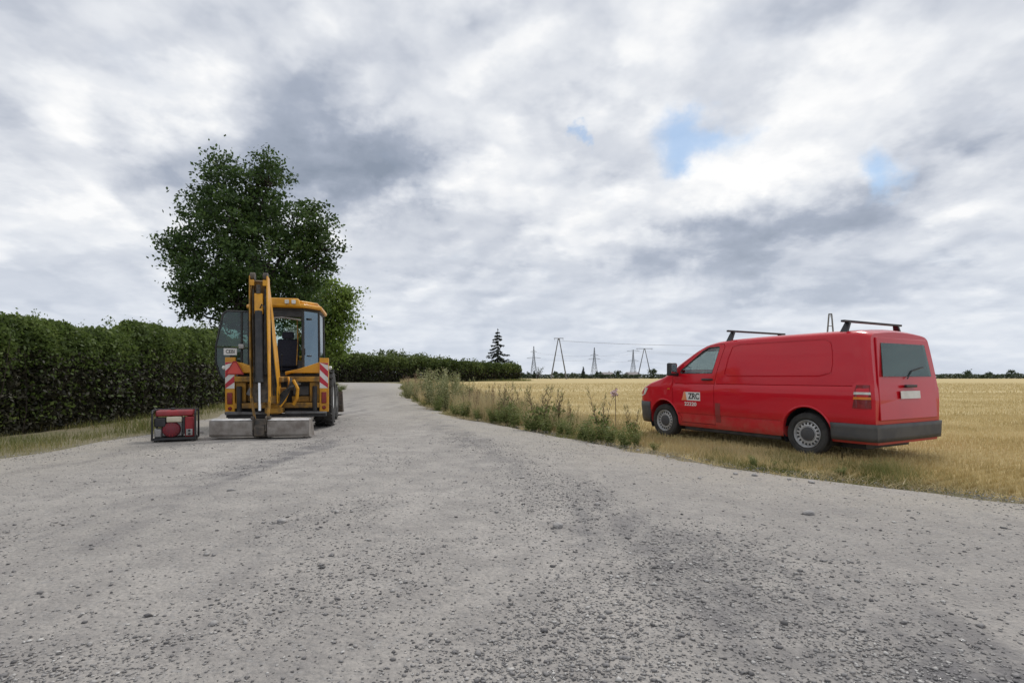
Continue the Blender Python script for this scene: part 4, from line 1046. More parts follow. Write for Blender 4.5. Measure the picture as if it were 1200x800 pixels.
# ------------------------------------------------------------------ red panel van
def build_van():
    root = empty('panel_van', (4.62, 10.10, 0.0), math.atan2(.875, -.485), 'red panel van with black roof bars parked on the stubble', 'van')
    ip = np.interp
    WZ = ([.26, .30, .36, .45, .504, .535, .80, 1.035, 1.078, 1.30, 1.60, 1.80, 2.0], [.87, .905, .92, .927, .931, .946, .955, .960, .940, .925, .885, .845, .80])
    ZT = ([0, .05, .12, .25, .5, .85, 1.0, 1.3, 1.7, 1.9, 2.1, 2.4, 3, 4.4, 4.7, 4.8, 4.88], [.76, .90, .985, 1.06, 1.15, 1.255, 1.325, 1.535, 1.77, 1.855, 1.895, 1.92, 1.935, 1.935, 1.92, 1.90, 1.87])
    PU = ([0, .05, .12, .25, .5, .9, 1.3, 4.4, 4.7, 4.82, 4.88], [.66, .76, .84, .905, .965, .993, 1, 1, .99, .972, .94])
    def section(u, off=0.0, zb=.26):
        zt = ip(u, *ZT) - off; rc = .13 if u > 1.0 else .11; p = ip(u, *PU)
        zs = zt - rc; pts = []
        lows = [zb, max(zb, .30) + .001, max(zb, .36) + .002, max(zb, .45) + .003, max(zb, .5) + .004]
        for z in lows: pts.append((ip(z, *WZ) * p - off, z))
        mids = [lows[-1] + (zs - lows[-1]) * k / 12 for k in range(1, 13)] if zs < 1.26 else [.535, .70, .88, 1.035, 1.078] + [1.078 + (zs - 1.078) * k / 7 for k in range(1, 8)]
        for z in mids:
            pts.append((ip(z, *WZ) * p - off, z))
        y0 = pts[-1][0]; rw = .17
        for k in range(1, 7):
            a = math.pi / 2 * k / 6
            pts.append((y0 - rw * (1 - math.cos(a)), zs + (rc - .035) * math.sin(a)))
        y1, z1 = pts[-1]
        for k in range(1, 6):
            f = k / 6
            pts.append((y1 * (1 - f), z1 + .035 * (1 - (1 - f) ** 2)))
        pts.append((0, zt))
        return pts
    def shear(u, z):
        w = max(0, min(1, (u - 4.3) / .58)); f = max(0, min(1, 1 - u / .9))
        return u - .14 * w * max(0, z - .95) + f * .05 * max(0, (z - .6)) * 0
    def loft(us, off=0.0, zb=.26):
        vs, fs = [], []
        for u in us:
            s = section(u, off, zb)
            ring = [(y, z) for y, z in s] + [(-y, z) for y, z in s[-2::-1]]
            vs += [(2.4 - shear(u, z), y, z) for y, z in ring]
        n = len(ring)
        for i in range(len(us) - 1):
            for k in range(n):
                k2 = (k + 1) % n
                fs.append((i * n + k, i * n + k2, (i + 1) * n + k2, (i + 1) * n + k))
        for base in (0, (len(us) - 1) * n):
            for k in range(n // 2):
                a, b, c, d = k, k + 1, n - 2 - k, n - 1 - k
                if b >= c: fs.append((base + a, base + b, base + d)) if b != d else None; break
                fs.append((base + a, base + b, base + c, base + d))
        mb = MB(); mb.add(vs, fs); return mb.mesh('body')
    def S(u, z, off=0.0):
        """left side surface point at u, z"""
        s = section(u); y = ip(z, [q[1] for q in s[:23]], [q[0] for q in s[:23]])
        return Vector((2.4 - shear(u, z), y + off, z))
    def T(u, y, off=0.0):
        s = section(u)[16:]; z = ip(abs(y), [q[0] for q in s][::-1], [q[1] for q in s][::-1])
        return Vector((2.4 - u, y, z + off))
    us = sorted(set([0, .02, .05, .08, .12, .18, .25, .32, .4, .5, .6, .7, .8, .9, .95] + [round(1 + .08 * k, 3) for k in range(46)] + [4.7, 4.76, 4.82, 4.86, 4.88]))
    us = [u for u in us if u <= 4.88]
    outer = loft(us)
    inner = loft([round(.98 + .1 * k, 3) for k in range(39)], .045, .42)
    def cyl_mesh(u, z, r, y0, y1, seg=40):
        mb = MB(); mb.cyl((2.4 - u, y0, z), (2.4 - u, y1, z), r, seg=seg); return mb.mesh('c')
    def prism_mesh(uz, y0, y1):
        mb = MB(); mb.prism([(2.4 - u, y0, z) for u, z in uz], (0, y1 - y0, 0)); return mb.mesh('c')
    def groove(path, d=.012, w=.006, closed=False):
        """thin swept cutter following the left side (and its mirror)"""
        vs, fs = [], []; n = len(path)
        for i, (u, z) in enumerate(path):
            p = S(u, z); a = path[(i - 1) % n] if (closed or i) else path[0]; b = path[(i + 1) % n] if (closed or i < n - 1) else path[-1]
            t = Vector((a[0] - b[0], 0, b[1] - a[1])).normalized(); nrm = Vector((-t.z, 0, t.x))
            for s, q in ((-1, -1), (1, -1), (1, 1), (-1, 1)): vs.append(p + nrm * w * s + Vector((0, d if q < 0 else -d, 0)) * -1)
        m = n if closed else n - 1
        for i in range(m):
            j = (i + 1) % n
            for k in range(4): fs.append((i * 4 + k, i * 4 + (k + 1) % 4, j * 4 + (k + 1) % 4, j * 4 + k))
        if not closed: fs += [(3, 2, 1, 0), tuple((n - 1) * 4 + k for k in range(4))]
        mb = MB(); mb.add(vs, fs); me = mb.mesh('g')
        return me
    WR, ZA = .335, .335
    cut = [inner]
    for u in (.9, 3.9):
        for s in (1, -1): cut.append(cyl_mesh(u, ZA + .03, .385, s * .60, s * 1.2))
    ws = MB(); ws.prism([(2.4 - 1.06, -.70, 1.0), (2.4 - 1.06, .70, 1.0), (2.4 - 1.70, .62, 1.0), (2.4 - 1.70, -.62, 1.0)], (0, 0, 1.2)); cut.append(ws.mesh('w'))
    shell = boolean(outer, cut, 'DIFFERENCE')
    door_o = [(1.14, 1.14), (1.16, .62), (1.36, .44), (1.36, .335), (2.17, .335), (2.17, 1.08), (2.20, 1.27), (2.335, 1.76), (2.30, 1.815), (1.95, 1.80), (1.78, 1.735), (1.27, 1.385), (1.14, 1.27)]
    def inset(poly, k):
        c = (sum(p[0] for p in poly) / len(poly), sum(p[1] for p in poly) / len(poly))
        out = []; n = len(poly)
        for i in range(n):
            a, b, d = poly[i - 1], poly[i], poly[(i + 1) % n]
            e1 = Vector((b[0] - a[0], b[1] - a[1])).normalized(); e2 = Vector((d[0] - b[0], d[1] - b[1])).normalized()
            nn = Vector((-(e1 + e2).y, (e1 + e2).x)); nn = nn.normalized()
            s = k / max(.5, nn.dot(Vector((-e1.y, e1.x))))
            q = Vector(b) + nn * s; q2 = Vector(b) - nn * s
            out.append(tuple(q) if (q - Vector(c)).length < (q2 - Vector(c)).length else tuple(q2))
        return out
    win = [(1.34, 1.275), (2.10, 1.275), (2.225, 1.73), (2.20, 1.765), (1.97, 1.76), (1.84, 1.70), (1.37, 1.365), (1.325, 1.315)]
    grooves = [groove([(u, 1.082) for u in np.arange(2.2, 4.70, .1)], .014, .007),
               groove([(u, .505) for u in np.arange(1.37, 3.5, .1)], .006, .008)]
    pan = [(2.38, 1.27)] + [(u, 1.225) for u in np.arange(2.45, 4.2, .15)] + [(4.28, 1.27)] + [(4.30, 1.4), (4.28, 1.6), (4.24, 1.73)] + [(u, 1.775) for u in np.arange(4.15, 2.58, -.15)] + [(2.50, 1.74), (2.44, 1.55)]
    grooves.append(groove(pan, .009, .011, closed=True))
    body = shell
    dl = prism_mesh(door_o, .5, 1.3); dr = prism_mesh(door_o, -1.3, -.5)
    door_in = inset(door_o, .010)
    tmp = shell.copy()
    doorL = boolean(shell.copy(), [prism_mesh(door_in, .5, 1.3)], 'INTERSECT')
    doorR = boolean(shell.copy(), [prism_mesh(door_in, -1.3, -.5)], 'INTERSECT')
    body = boolean(tmp, [dl, dr] + grooves, 'DIFFERENCE')
    wl = prism_mesh(win, .3, 1.4); wr = prism_mesh(win, -1.4, -.3)
    g2 = groove([(u, 1.082) for u in np.arange(1.2, 2.25, .1)], .014, .007)
    g3 = groove([(u, .505) for u in np.arange(1.30, 2.25, .1)], .006, .008)
    doorL = boolean(doorL, [wl, g2, g3], 'DIFFERENCE'); doorR = boolean(doorR, [wr], 'DIFFERENCE')
    for me, nm in ((body, 'body'), (doorL, 'door'), (doorR, 'door')):
        me.materials.clear(); me.name = nm
        smooth_by_angle(me, 32)
    bo = link_mesh('body', body, ('red_paint',), root)
    dL = link_mesh('door', doorL, ('red_paint',), root); dR = link_mesh('door', doorR, ('red_paint',), root)
    def side_poly(poly, off, name, mat, parent, sgn=1, thick=.006, res=.06):
        """a thin pane bent to the van side, outline poly in (u,z)"""
        pts = []
        n = len(poly)
        for i in range(n):
            a, b = Vector(poly[i]), Vector(poly[(i + 1) % n]); k = max(1, int((b - a).length / res))
            pts += [a.lerp(b, j / k) for j in range(k)]
        bm = bmesh.new()
        vs = [bm.verts.new(S(p.x, p.y, off)) for p in pts]
        f = bm.faces.new(vs); bmesh.ops.triangulate(bm, faces=[f])
        ret = bmesh.ops.extrude_face_region(bm, geom=bm.faces[:])
        for v in [x for x in ret['geom'] if isinstance(x, bmesh.types.BMVert)]: v.co.y += thick
        if sgn < 0:
            for v in bm.verts: v.co.y *= -1
        bmesh.ops.recalc_face_normals(bm, faces=bm.faces)
        me = bpy.data.meshes.new(name); bm.to_mesh(me); bm.free()
        return link_mesh(name, me, (mat,), parent)
    gp = inset(win, -.012)
    side_poly(gp, -.028, 'window', 'van_glass', dL); side_poly(gp, -.028, 'window', 'van_glass', dR, -1)
    # black rubber seal round the driver's window
    for sg, dd in ((1, dL), (-1, dR)):
        mb = MB(); lp = [S(u, z, -.006) for u, z in inset(win, .004)]; lp.append(lp[0]); lp = [Vector((p.x, p.y * sg, p.z)) for p in lp]
        for a, b in zip(lp, lp[1:]): mb.cyl(a, b, .009, seg=6)
        mb.build('window_seal', 'black_plastic', dd)
    # windscreen
    vs, fs = [], []; nu, nv = 12, 13
    for i in range(nu):
        u = 1.045 + (1.715 - 1.045) * i / (nu - 1); hw = .715 - (.085) * i / (nu - 1)
        for j in range(nv): vs.append(T(u, -hw + 2 * hw * j / (nv - 1), -.020))
    for i in range(nu - 1):
        for j in range(nv - 1): fs.append((i * nv + j, i * nv + j + 1, (i + 1) * nv + j + 1, (i + 1) * nv + j))
    np_mesh('windscreen', np.array([tuple(v) for v in vs]), np.array(fs), ('van_glass',), root, True)
    # interior
    mb = MB(); mb.prism([(1.42, -.80, .45), (1.42, -.80, 1.18), (1.15, -.80, 1.24), (.95, -.80, 1.20), (.85, -.80, 1.0), (.85, -.80, .45)], (0, 1.6, 0)); mb.build('dashboard', 'dark_interior', root, .03)
    mb = MB(); c = Vector((.80, .40, 1.16)); ax = Vector((-.75, 0, .66)).normalized(); e1 = Vector((0, 1, 0)); e2 = ax.cross(e1)
    ring = [c + (e1 * math.cos(2 * math.pi * k / 24) + e2 * math.sin(2 * math.pi * k / 24)) * .195 for k in range(25)]
    mb.tube(ring, .016, 7, False); mb.cyl(c, c - ax * .25, .03, seg=8)
    for k in (0, 8, 16): mb.cyl(c, ring[k], .012, seg=6)
    mb.build('steering_wheel', 'black_plastic', root)
    for y in (.42, -.42):
        mb = MB(); mb.box((.30, y, .72), (.5, .5, .16)); mb.box((.06, y, 1.05), (.13, .48, .62), Matrix.Rotation(R(-8), 3, 'Y')); mb.box((.0, y, 1.44), (.10, .26, .19)); mb.build('seat', 'seat_fabric', root, .03)
    mb = MB(); mb.bb((-.10, -.84, .45), (-.075, .84, 1.80)); mb.build('bulkhead', 'dark_interior', root)
    # grab handle on the far door
    mb = MB(); p = Vector((2.4 - 1.62, -.80, 1.47)); mb.tube([p, p + Vector((-.02, .05, .02)), p + Vector((-.10, .05, .09)), p + Vector((-.13, 0, .11))], .013, 6); mb.build('grab_handle', 'black_plastic', root)
    # wheels
    def wheel(u, sgn):
        w = empty('wheel', (2.4 - u, sgn * .815, ZA)); w.parent = root
        ax = (0, sgn, 0)
        mb = MB(); mb.lathe([(.215, -.10), (.25, -.115), (.30, -.112), (.325, -.09), (.335, -.05), (.335, .05), (.325, .09), (.30, .112), (.25, .115), (.222, .098), (.205, .06), (.205, -.09)], (0, 0, 0), ax, 48, True); mb.build('tyre', 'dusty_rubber', w)
        mb = MB(); mb.lathe([(.214, .098), (.208, .104), (.205, .098), (.195, .05), (.185, .045), (.172, .066), (.130, .074), (.122, .062), (.105, .060), (.10, .08), (0.001, .082)], (0, 0, 0), ax, 48)
        rim = mb.build('rim', 'steel_rim', w)
        for k in range(18):
            a = 2 * math.pi * k / 18; rr_ = Vector((math.cos(a), 0, math.sin(a))); tt_ = Vector((-math.sin(a), 0, math.cos(a)))
            mt = Matrix((rr_, tt_, Vector((0, sgn, 0)))).transposed()
            mb = MB(); mb.box(rr_ * .161 + Vector((0, sgn * .070, 0)), (.034, .026, .012), mt); mb.build('rim_slot', 'black_plastic', w)
        mb = MB(); mb.lathe([(.108, .076), (.105, .090), (.08, .098), (.03, .102), (.001, .102)], (0, 0, 0), ax, 32); mb.build('hub_cap', 'grey_plastic', w)
    for u in (.9, 3.9):
        for s in (1, -1): wheel(u, s)
        for s in (1, -1):
            mb = MB(); vs, fs = [], []; n = 28
            for k in range(n):
                a = R(-28) + (math.pi + R(56)) * k / (n - 1); r = .388
                for y in (.55, .925): vs.append((2.4 - u + math.cos(a) * r, s * y, ZA + .03 + math.sin(a) * r))
            for k in range(n - 1): fs.append((2 * k, 2 * k + 1, 2 * k + 3, 2 * k + 2))
            for k in range(1, n - 1): fs.append((0, 2 * k, 2 * k + 2))
            mb.add(vs, fs); mb.build('wheel_arch_liner', 'black_plastic', root)
            mb = MB(); pts = []
            for k in range(25):
                a = R(-10) + (math.pi + R(20)) * k / 24; uu = u - math.cos(a) * .400; zz = ZA + .03 + math.sin(a) * .400
                p = S(uu, max(zz, .28), .001); pts.append(Vector((p.x, p.y * s, zz)))
            mb.tube(pts, .016, 6); mb.build('wheel_arch_lip', 'red_paint', root)
    # bumpers: grey plastic skins just outside the body
    def skin(u0, u1, z0, z1, name, mat, off=.018, full=False, nz=5):
        vs, fs = [], []
        uu = [u for u in us if u0 < u < u1]; uu = [u0] + uu + [u1]
        zz = [z0 + (z1 - z0) * k / (nz - 1) for k in range(nz)]
        rows = []
        for u in uu: rows.append([(2.4 - shear(u, z), S(u, z).y + off, z) for z in zz])
        if full:
            end = uu[0] if u0 < 1 else uu[-1]
            dx = off if u0 < 1 else -off
            row_seq = rows if u0 > 1 else rows[::-1]
            cap = [[(p[0] + dx, p[1] * (1 - 2 * k / 8), p[2]) for p in row_seq[-1]] for k in range(9)]
            rows = row_seq + cap + [[(x, -y, z) for x, y, z in r] for r in row_seq[::-1]]
            vs = [p for r in rows for p in r]
            for i in range(len(rows) - 1):
                for j in range(nz - 1): fs.append((i * nz + j, i * nz + j + 1, (i + 1) * nz + j + 1, (i + 1) * nz + j))
            mb = MB(); mb.add(vs, fs); o = mb.build(name, mat, root)
            sd = o.modifiers.new('s', 'SOLIDIFY'); sd.thickness = .02; sd.offset = -1
            return o
    skin(0.0, .50, .27, .70, 'front_bumper', 'grey_plastic', full=True)
    skin(4.29, 4.88, .30, .545, 'rear_bumper', 'grey_plastic', .03, full=True)
    # headlights, tail lights, indicator
    for s in (1, -1):
        o = side_poly([(.06, .80), (.30, .84), (.42, .98), (.20, .985), (.10, .93)], -.006, 'headlight', 'lamp_clear', root, s, .014)
        t = side_poly([(4.60, .77), (4.84, .77), (4.83, 1.10), (4.66, 1.10)], -.004, 'tail_light', 'lamp_red', root, s, .016)
        side_poly([(4.62, .965), (4.84, .965), (4.84, 1.0), (4.63, 1.0)], .011, 'reversing_lamp', 'lamp_clear', t, s, .004)
        side_poly([(4.615, .895), (4.84, .895), (4.84, .93), (4.62, .93)], .011, 'indicator_lamp', 'lamp_amber', t, s, .004)
        side_poly([(1.02, .965), (1.08, .965), (1.08, .99), (1.03, .99)], -.002, 'side_indicator', 'lamp_amber', root, s, .010)
        # tail gate edge step behind the side panel
    # door handle and mirror
    for s, dd in ((1, dL), (-1, dR)):
        mb = MB(); a = S(1.90, 1.165, .028); b = S(2.10, 1.165, .028)
        pts = [S(1.89, 1.165, -.005), a, (a + b) / 2 + Vector((0, .006, 0)), b, S(2.12, 1.165, -.005)]
        mb.tube([Vector((p[0], p[1] * s, p[2])) for p in pts], [.012, .018, .019, .018, .012], 8); mb.build('handle', 'black_plastic', dd)
        mb = MB(); c = S(1.26, 1.36, .16); c.y *= s
        mb.box(c, (.11, .19, .25)); mb.box((c.x, c.y - s * .12, c.z - .10), (.07, .16, .07)); mo = mb.build('mirror', 'black_plastic', dd, .025)
        mb = MB(); mb.box((c.x - .060, c.y, c.z), (.006, .14, .19), Matrix.Rotation(R(-6), 3, 'Y')); mb.build('mirror_glass', 'mirror_face', dd, .002)
    side_poly([(2.19, .39), (2.30, .39), (2.30, .74), (2.19, .74)], .0005, 'fuel_flap', 'flap_red', root, 1, .004)
    # roof bars
    for u in (2.35, 4.38):
        bar = empty('roof_bar', (2.4 - u, 0, 0)); bar.parent = root
        mb = MB(); zb = 2.04
        mb.box((0, 0, zb), (.055, 1.62, .032)); mb.build('cross_bar', 'black_plastic', bar, .006)
        for s in (1, -1):
            mb = MB(); y1 = .80 * s; f = T(u, .735); z0 = f.z - .02
            mb.prism([(-.05, .80 * s, z0 - .035), (.07, .80 * s, z0 - .035), (.035, .69 * s, zb - .012), (-.04, .69 * s, zb - .012)], (0, -.045 * s, 0)); mb.build('foot', 'black_plastic', bar, .004)
    # tail gate: window, plate, handle
    def rear(z, y, off): return Vector((2.4 - shear(4.88, z) - off, y, z))
    tg = MB(); tg.prism([rear(.60, -.80, .0), rear(.60, .80, .0), rear(1.15, .80, .0), rear(1.78, .70, .0), rear(1.78, -.70, .0), rear(1.15, -.80, .0)], (-.022, 0, 0)); tgo = tg.build('tailgate', 'red_paint', root, .01)
    tg = MB(); tg.prism([rear(1.22, -.68, .022), rear(1.22, .68, .022), rear(1.70, .61, .022), rear(1.70, -.61, .022)], (-.006, 0, 0)); tg.build('rear_window', 'cab_glass', tgo)
    tg = MB(); tg.tube([rear(1.19, .05, .035), rear(1.30, -.1, .036), rear(1.36, -.45, .036)], .009, 6); tg.build('wiper', 'black_plastic', tgo)
    tg = MB(); tg.prism([rear(.90, -.27, .022), rear(.90, .27, .022), rear(1.01, .27, .022), rear(1.01, -.27, .022)], (-.006, 0, 0)); tg.build('number_plate', 'white_panel', tgo)
    tg = MB(); tg.box(rear(1.08, 0, .04), (.04, .30, .04)); tg.build('handle', 'black_plastic', tgo, .008)
    # company lettering on the door: pale panel, orange A, black letters, pale line below
    u0, u1 = 1.415, 1.83
    side_poly([(1.40, .765), (1.85, .765), (1.85, .925), (1.52, .925), (1.455, .925)], -.0005, 'company_sign', 'white_panel', dL, 1, .0035)
    nx = (S(1.4, .85) - S(1.85, .85)).normalized() * -1; ny = (S(1.6, .92) - S(1.6, .77)).normalized()
    def put(txt, u, z, size, mat, name, bold=0.0, sx=1.0):
        p = S(u, z, .0055)
        text_mesh(name, txt, size, mat, dL, frame(p, nx, ny), .0008, bold, sx)
    side_poly([(1.395, .765), (1.53, .765), (1.49, .935), (1.47, .935)], .004, 'company_emblem', 'logo_orange', dL, 1, .001)
    put('ZRC', 1.70, .843, .155, 'text_black', 'company_lettering', .004, .88)
    put('22220', 1.615, .695, .095, 'white_panel', 'phone_lettering', .002, 1.25)
    # underside, with boxes deepened and widened to darken the ground beneath
    mb = MB(); mb.bb((-2.2, -.60, .16), (1.9, .60, .40)); mb.bb((-1.02, -.84, .20), (1.02, .84, .38)); mb.build('underbody_shade_block', 'frame_black', root)
    return root
build_van()

# ------------------------------------------------------------------ backhoe loader
def build_backhoe():
    RZ = R(14); ox, oy = -5.358, 12.39
    root = empty('backhoe_loader', (ox, oy, 0), RZ, 'yellow backhoe loader with raised folded arm parked on the road edge', 'excavator')
    ca, sa = math.cos(RZ), math.sin(RZ)
    def w2l(p):
        x, y = p[0] - ox, p[1] - oy
        return Vector((x * ca + y * sa, -x * sa + y * ca, p[2]))
    Yl, Dk = 'machine_yellow', 'frame_black'
    # chassis and engine hood
    mb = MB(); mb.bb((-.42, .25, .55), (.42, 3.9, .98)); mb.bb((-.75, .9, .75), (.75, 2.1, 1.02)); mb.bb((-.95, 2.55, .42), (.95, 2.85, .58)); mb.build('chassis', Dk, root, .02)
    mb = MB(); mb.prism([(-.46, 2.3, 1.0), (-.46, 4.05, .98), (-.46, 4.05, 1.38), (-.46, 3.8, 1.55), (-.46, 2.3, 1.78)], (.92, 0, 0)); hd = mb.build('engine_hood', Yl, root, .04)
    mb = MB(); mb.cyl((.3, 2.7, 1.6), (.3, 2.7, 2.35), .045, seg=12); mb.build('exhaust', 'greasy_steel', root)
    # loader arms and front bucket
    for s in (-1, 1):
        mb = MB(); mb.prism([(s * .62, 2.45, 1.50), (s * .62, 2.45, 1.28), (s * .62, 3.4, 1.12), (s * .62, 4.35, .45), (s * .62, 4.55, .55), (s * .62, 3.6, 1.36)], (s * .10, 0, 0)); mb.build('loader_arm', Yl, root, .01)
    mb = MB(); prof = [(4.45, .75), (4.40, .30), (4.55, .10), (5.2, .08), (5.2, .11), (4.6, .14), (4.46, .33), (4.52, .74)]
    mb.prism([(-1.15, y, z) for y, z in prof], (2.3, 0, 0))
    for s in (-1.15, 1.12): mb.prism([(s, 4.46, .72), (s, 4.42, .30), (s, 4.57, .12), (s, 5.15, .10)], (.03, 0, 0))
    mb.build('loader_bucket', 'greasy_steel', root)
    # wheels
    def wheel(x, y, r, w, rim_r, name):
        s = 1 if x > 0 else -1
        e = empty('wheel', (x, y, r)); e.parent = root
        ax = (s, 0, 0); h = w / 2
        mb = MB(); mb.lathe([(rim_r, -h * .85), (rim_r + .05, -h), (r * .82, -h), (r * .94, -h * .9), (r * .965, -h * .5), (r * .965, h * .5), (r * .94, h * .9), (r * .82, h), (rim_r + .05, h), (rim_r, h * .85)], (0, 0, 0), ax, 48)
        nl = 18
        for k in range(nl):
            for side in (-1, 1):
                a = 2 * math.pi * (k + (.5 if side > 0 else 0)) / nl
                rr_ = Vector((0, math.cos(a), math.sin(a))); tt_ = Vector((0, -math.sin(a), math.cos(a)))
                m3 = Matrix((Vector((1, 0, 0)), tt_, rr_)).transposed() @ Matrix.Rotation(side * R(38), 3, 'Z')
                mb.box(rr_ * (r * .973) + Vector((side * h * .48, 0, 0)), (h * 1.12, r * .085, r * .055), m3)
        mb.build('tyre', 'dusty_rubber', e)
        mb = MB(); mb.lathe([(rim_r + .005, h * .86), (rim_r - .03, h * .75), (rim_r - .05, h * .2), (rim_r * .5, h * .1), (rim_r * .45, h * .35), (.001, h * .38)], (0, 0, 0), ax, 32); mb.build('rim', 'white_panel', e)
    for s in (-1, 1):
        wheel(s * .945, .88, .70, .44, .34, 'rear'); wheel(s * .93, 2.95, .50, .34, .24, 'front')
    # rear mudguards
    for s in (-1, 1):
        mb = MB(); vs, fs = [], []; n = 14
        for k in range(n):
            a = R(5) + R(165) * k / (n - 1); r = .80
            yy = .88 - math.cos(a) * -r * -1; zz = .70 + math.sin(a) * r
            zz = min(zz, 1.46)
            for x in (.66, 1.0): vs.append((s * x, .88 + math.cos(a) * r * .98, zz))
        for k in range(n - 1): fs.append((2 * k, 2 * k + 1, 2 * k + 3, 2 * k + 2))
        mb.add(vs, fs); o = mb.build('mudguard', Dk, root); sd = o.modifiers.new('s', 'SOLIDIFY'); sd.thickness = .025
    # rear warning plates
    for s in (-1, 1):
        x0, x1 = (.90, 1.10); e = empty('warning_plate', (0, 0, 0)); e.parent = root
        a, b = sorted((s * x0, s * x1))
        mb = MB(); mb.bb((a, -.02, .40), (b, .10, 1.65)); mb.build('post', Yl, e, .008)
        mb = MB(); mb.bb((a + .006, -.028, .95), (b - .006, -.021, 1.54)); mb.build('panel', 'white_panel', e)
        # diagonal red stripes clipped to the panel
        pa, pb, z0, z1 = a + .008, b - .008, .952, 1.538
        W = pb - pa; slope = -s * 1.0
        for k in range(-1, 3):
            zc = z0 + .12 + k * .29; hh = .075
            q = []
            for (x, z) in ((pa, zc - hh - slope * W / 2), (pb, zc - hh + slope * W / 2), (pb, zc + hh + slope * W / 2), (pa, zc + hh - slope * W / 2)): q.append((x, min(max(z, z0), z1)))
            if max(z for _, z in q) - min(z for _, z in q) < .03: continue
            mb = MB(); mb.prism([(x, -.031, z) for x, z in q], (0, .0025, 0)); mb.build('stripe', 'stripe_red', e)
        mb = MB(); mb.bb((a + .045, -.05, .60), (b - .045, -.02, .86)); mb.build('tail_light', 'lamp_red', e, .012)
        mb = MB(); mb.lathe([(.001, .02), (.035, .018), (.045, .0)], ((a + b) / 2, -.022, .50), (0, -1, 0), 16); mb.build('reflector', 'lamp_red', e)
        mb = MB(); mb.lathe([(.001, .03), (.03, .028), (.045, .005), (.045, 0)], (s * 1.13, .02, 1.42), (0, -1, 0), 14); mb.build('marker_lamp', 'lamp_clear', e)
    # sloping yellow covers beside the king post
    for s in (-1, 1):
        mb = MB(); mb.prism([(s * .14, .05, 1.30), (s * .14, .05, 1.33), (s * .45, .05, 1.40), (s * .90, .05, 1.56), (s * .90, .05, 1.30)], (0, .035, 0)); mb.prism([(s * .14, .085, 1.30), (s * .45, .085, 1.39), (s * .90, .085, 1.55), (s * .90, .085, 1.50), (s * .14, .085, 1.25)], (0, .55, 0)); mb.build('rear_cover', Yl, root, .012)
    # rear frame: rails, uprights
    mb = MB(); mb.bb((-.90, -.06, 1.10), (.90, .10, 1.22)); mb.build('upper_rail', 'dirty_yellow', root, .012)
    mb = MB(); mb.bb((-.90, -.06, .50), (.90, .10, .62)); mb.build('lower_rail', 'dirty_yellow', root, .012)
    mb = MB(); mb.bb((-.895, .22, .40), (.895, .26, 1.28)); mb.build('rear_bulkhead', Dk, root)
    for s in (-1, 1):
        a, b = sorted((s * .68, s * .895)); mb = MB(); mb.bb((a, .02, .63), (b, .20, 1.09)); mb.build('outrigger_housing', 'dirty_yellow', root, .015)
    mb = MB(); mb.bb((-.67, .12, .66), (-.30, .21, 1.06)); mb.build('side_panel', 'dirty_yellow', root, .01)
    mb = MB(); mb.box((-.52, .0, .86), (.22, .18, .20), Matrix.Rotation(R(25), 3, 'Y')); mb.build('valve_block', 'pad_steel', root, .02)
    mb = MB(); mb.bb((.30, .10, .78), (.66, .2, 1.0)); mb.build('tool_box', 'grey_plastic', root, .02)
    mb = MB(); mb.bb((.28, .10, .63), (.67, .2, .76)); mb.build('side_panel', 'dirty_yellow', root, .01)
    # stabiliser feet
    for s in (-1, 1):
        a, b = sorted((s * .18, s * 1.06)); mb = MB(); mb.prism([(a, -.22, .37), (b, -.22, .37), (b, -.22, .41), (a, -.22, .44)], (0, .34, 0)); mb.build('stabiliser_pad', 'pad_steel', root, .01)
        mb = MB(); mb.tube([(s * .80, -.05, .42), (s * .80, -.05, 1.0)], .055, 10); mb.build('stabiliser_leg', Dk, root)
    mb = MB(); mb.bb((-1.05, -.14, .30), (1.05, .16, .368)); mb.build('rear_skirt', Dk, root, .01)
    # cab
    pz0, pz1 = 1.02, 2.86
    plan = [(.47, .60), (.80, 1.0), (.80, 2.2), (-.80, 2.2), (-.80, 1.0), (-.47, .60)]
    mb = MB()
    for (x, y) in plan: mb.tube([(x, y, pz0), (x * .97, y if y > .7 else y + .02, pz1)], .034, 8)
    n = len(plan)
    for k in range(n):
        a, b = plan[k], plan[(k + 1) % n]
        mb.cyl((a[0], a[1], pz0), (b[0], b[1], pz0), .035, seg=8); mb.cyl((a[0] * .97, a[1], pz1 - .02), (b[0] * .97, b[1], pz1 - .02), .04, seg=8)
    mb.bb((-.45, .60, 2.66), (.45, .66, 2.84))
    mb.build('cab_frame', Dk, root)
    mb = MB(); mb.bb((-.78, .7, .98), (.78, 2.18, 1.02)); mb.build('cab_floor', Dk, root)
    roof = [(-.86, .92), (-.50, .46), (.50, .46), (.86, .92), (.86, 2.35), (-.86, 2.35)]
    mb = MB(); mb.prism([(x, y, 2.865) for x, y in roof], (0, 0, .10)); mb.prism([(x * .9, y * .9 + .12, 2.96) for x, y in roof], (0, 0, .085)); mb.prism([(-.34, .42, 2.88), (.44, .42, 2.88), (.38, .42, 3.08), (-.28, .42, 3.08)], (0, .5, 0)); ro = mb.build('cab_roof', Yl, root, .03)
    for x in (.13, .28):
        mb = MB(); mb.bb((x - .045, .36, 2.94), (x + .045, .418, 3.03)); mb.build('work_light', 'lamp_clear', ro, .01)
    mb = MB(); mb.bb((-.70, .46, 2.90), (-.58, .52, 3.0)); mb.build('beacon', 'lamp_clear', ro, .02)
    # glazing
    def pane(name, pts, mat, parent, t=.006):
        pts = [Vector(p) for p in pts]; nn = (pts[1] - pts[0]).cross(pts[2] - pts[0]).normalized() * t
        mb = MB(); mb.prism(pts, nn); return mb.build(name, mat, parent)
    pane('quarter_window', [(.49, .625, 1.10), (.785, .985, 1.10), (.77, .985, 2.80), (.475, .64, 2.80)], 'quarter_glass', root)
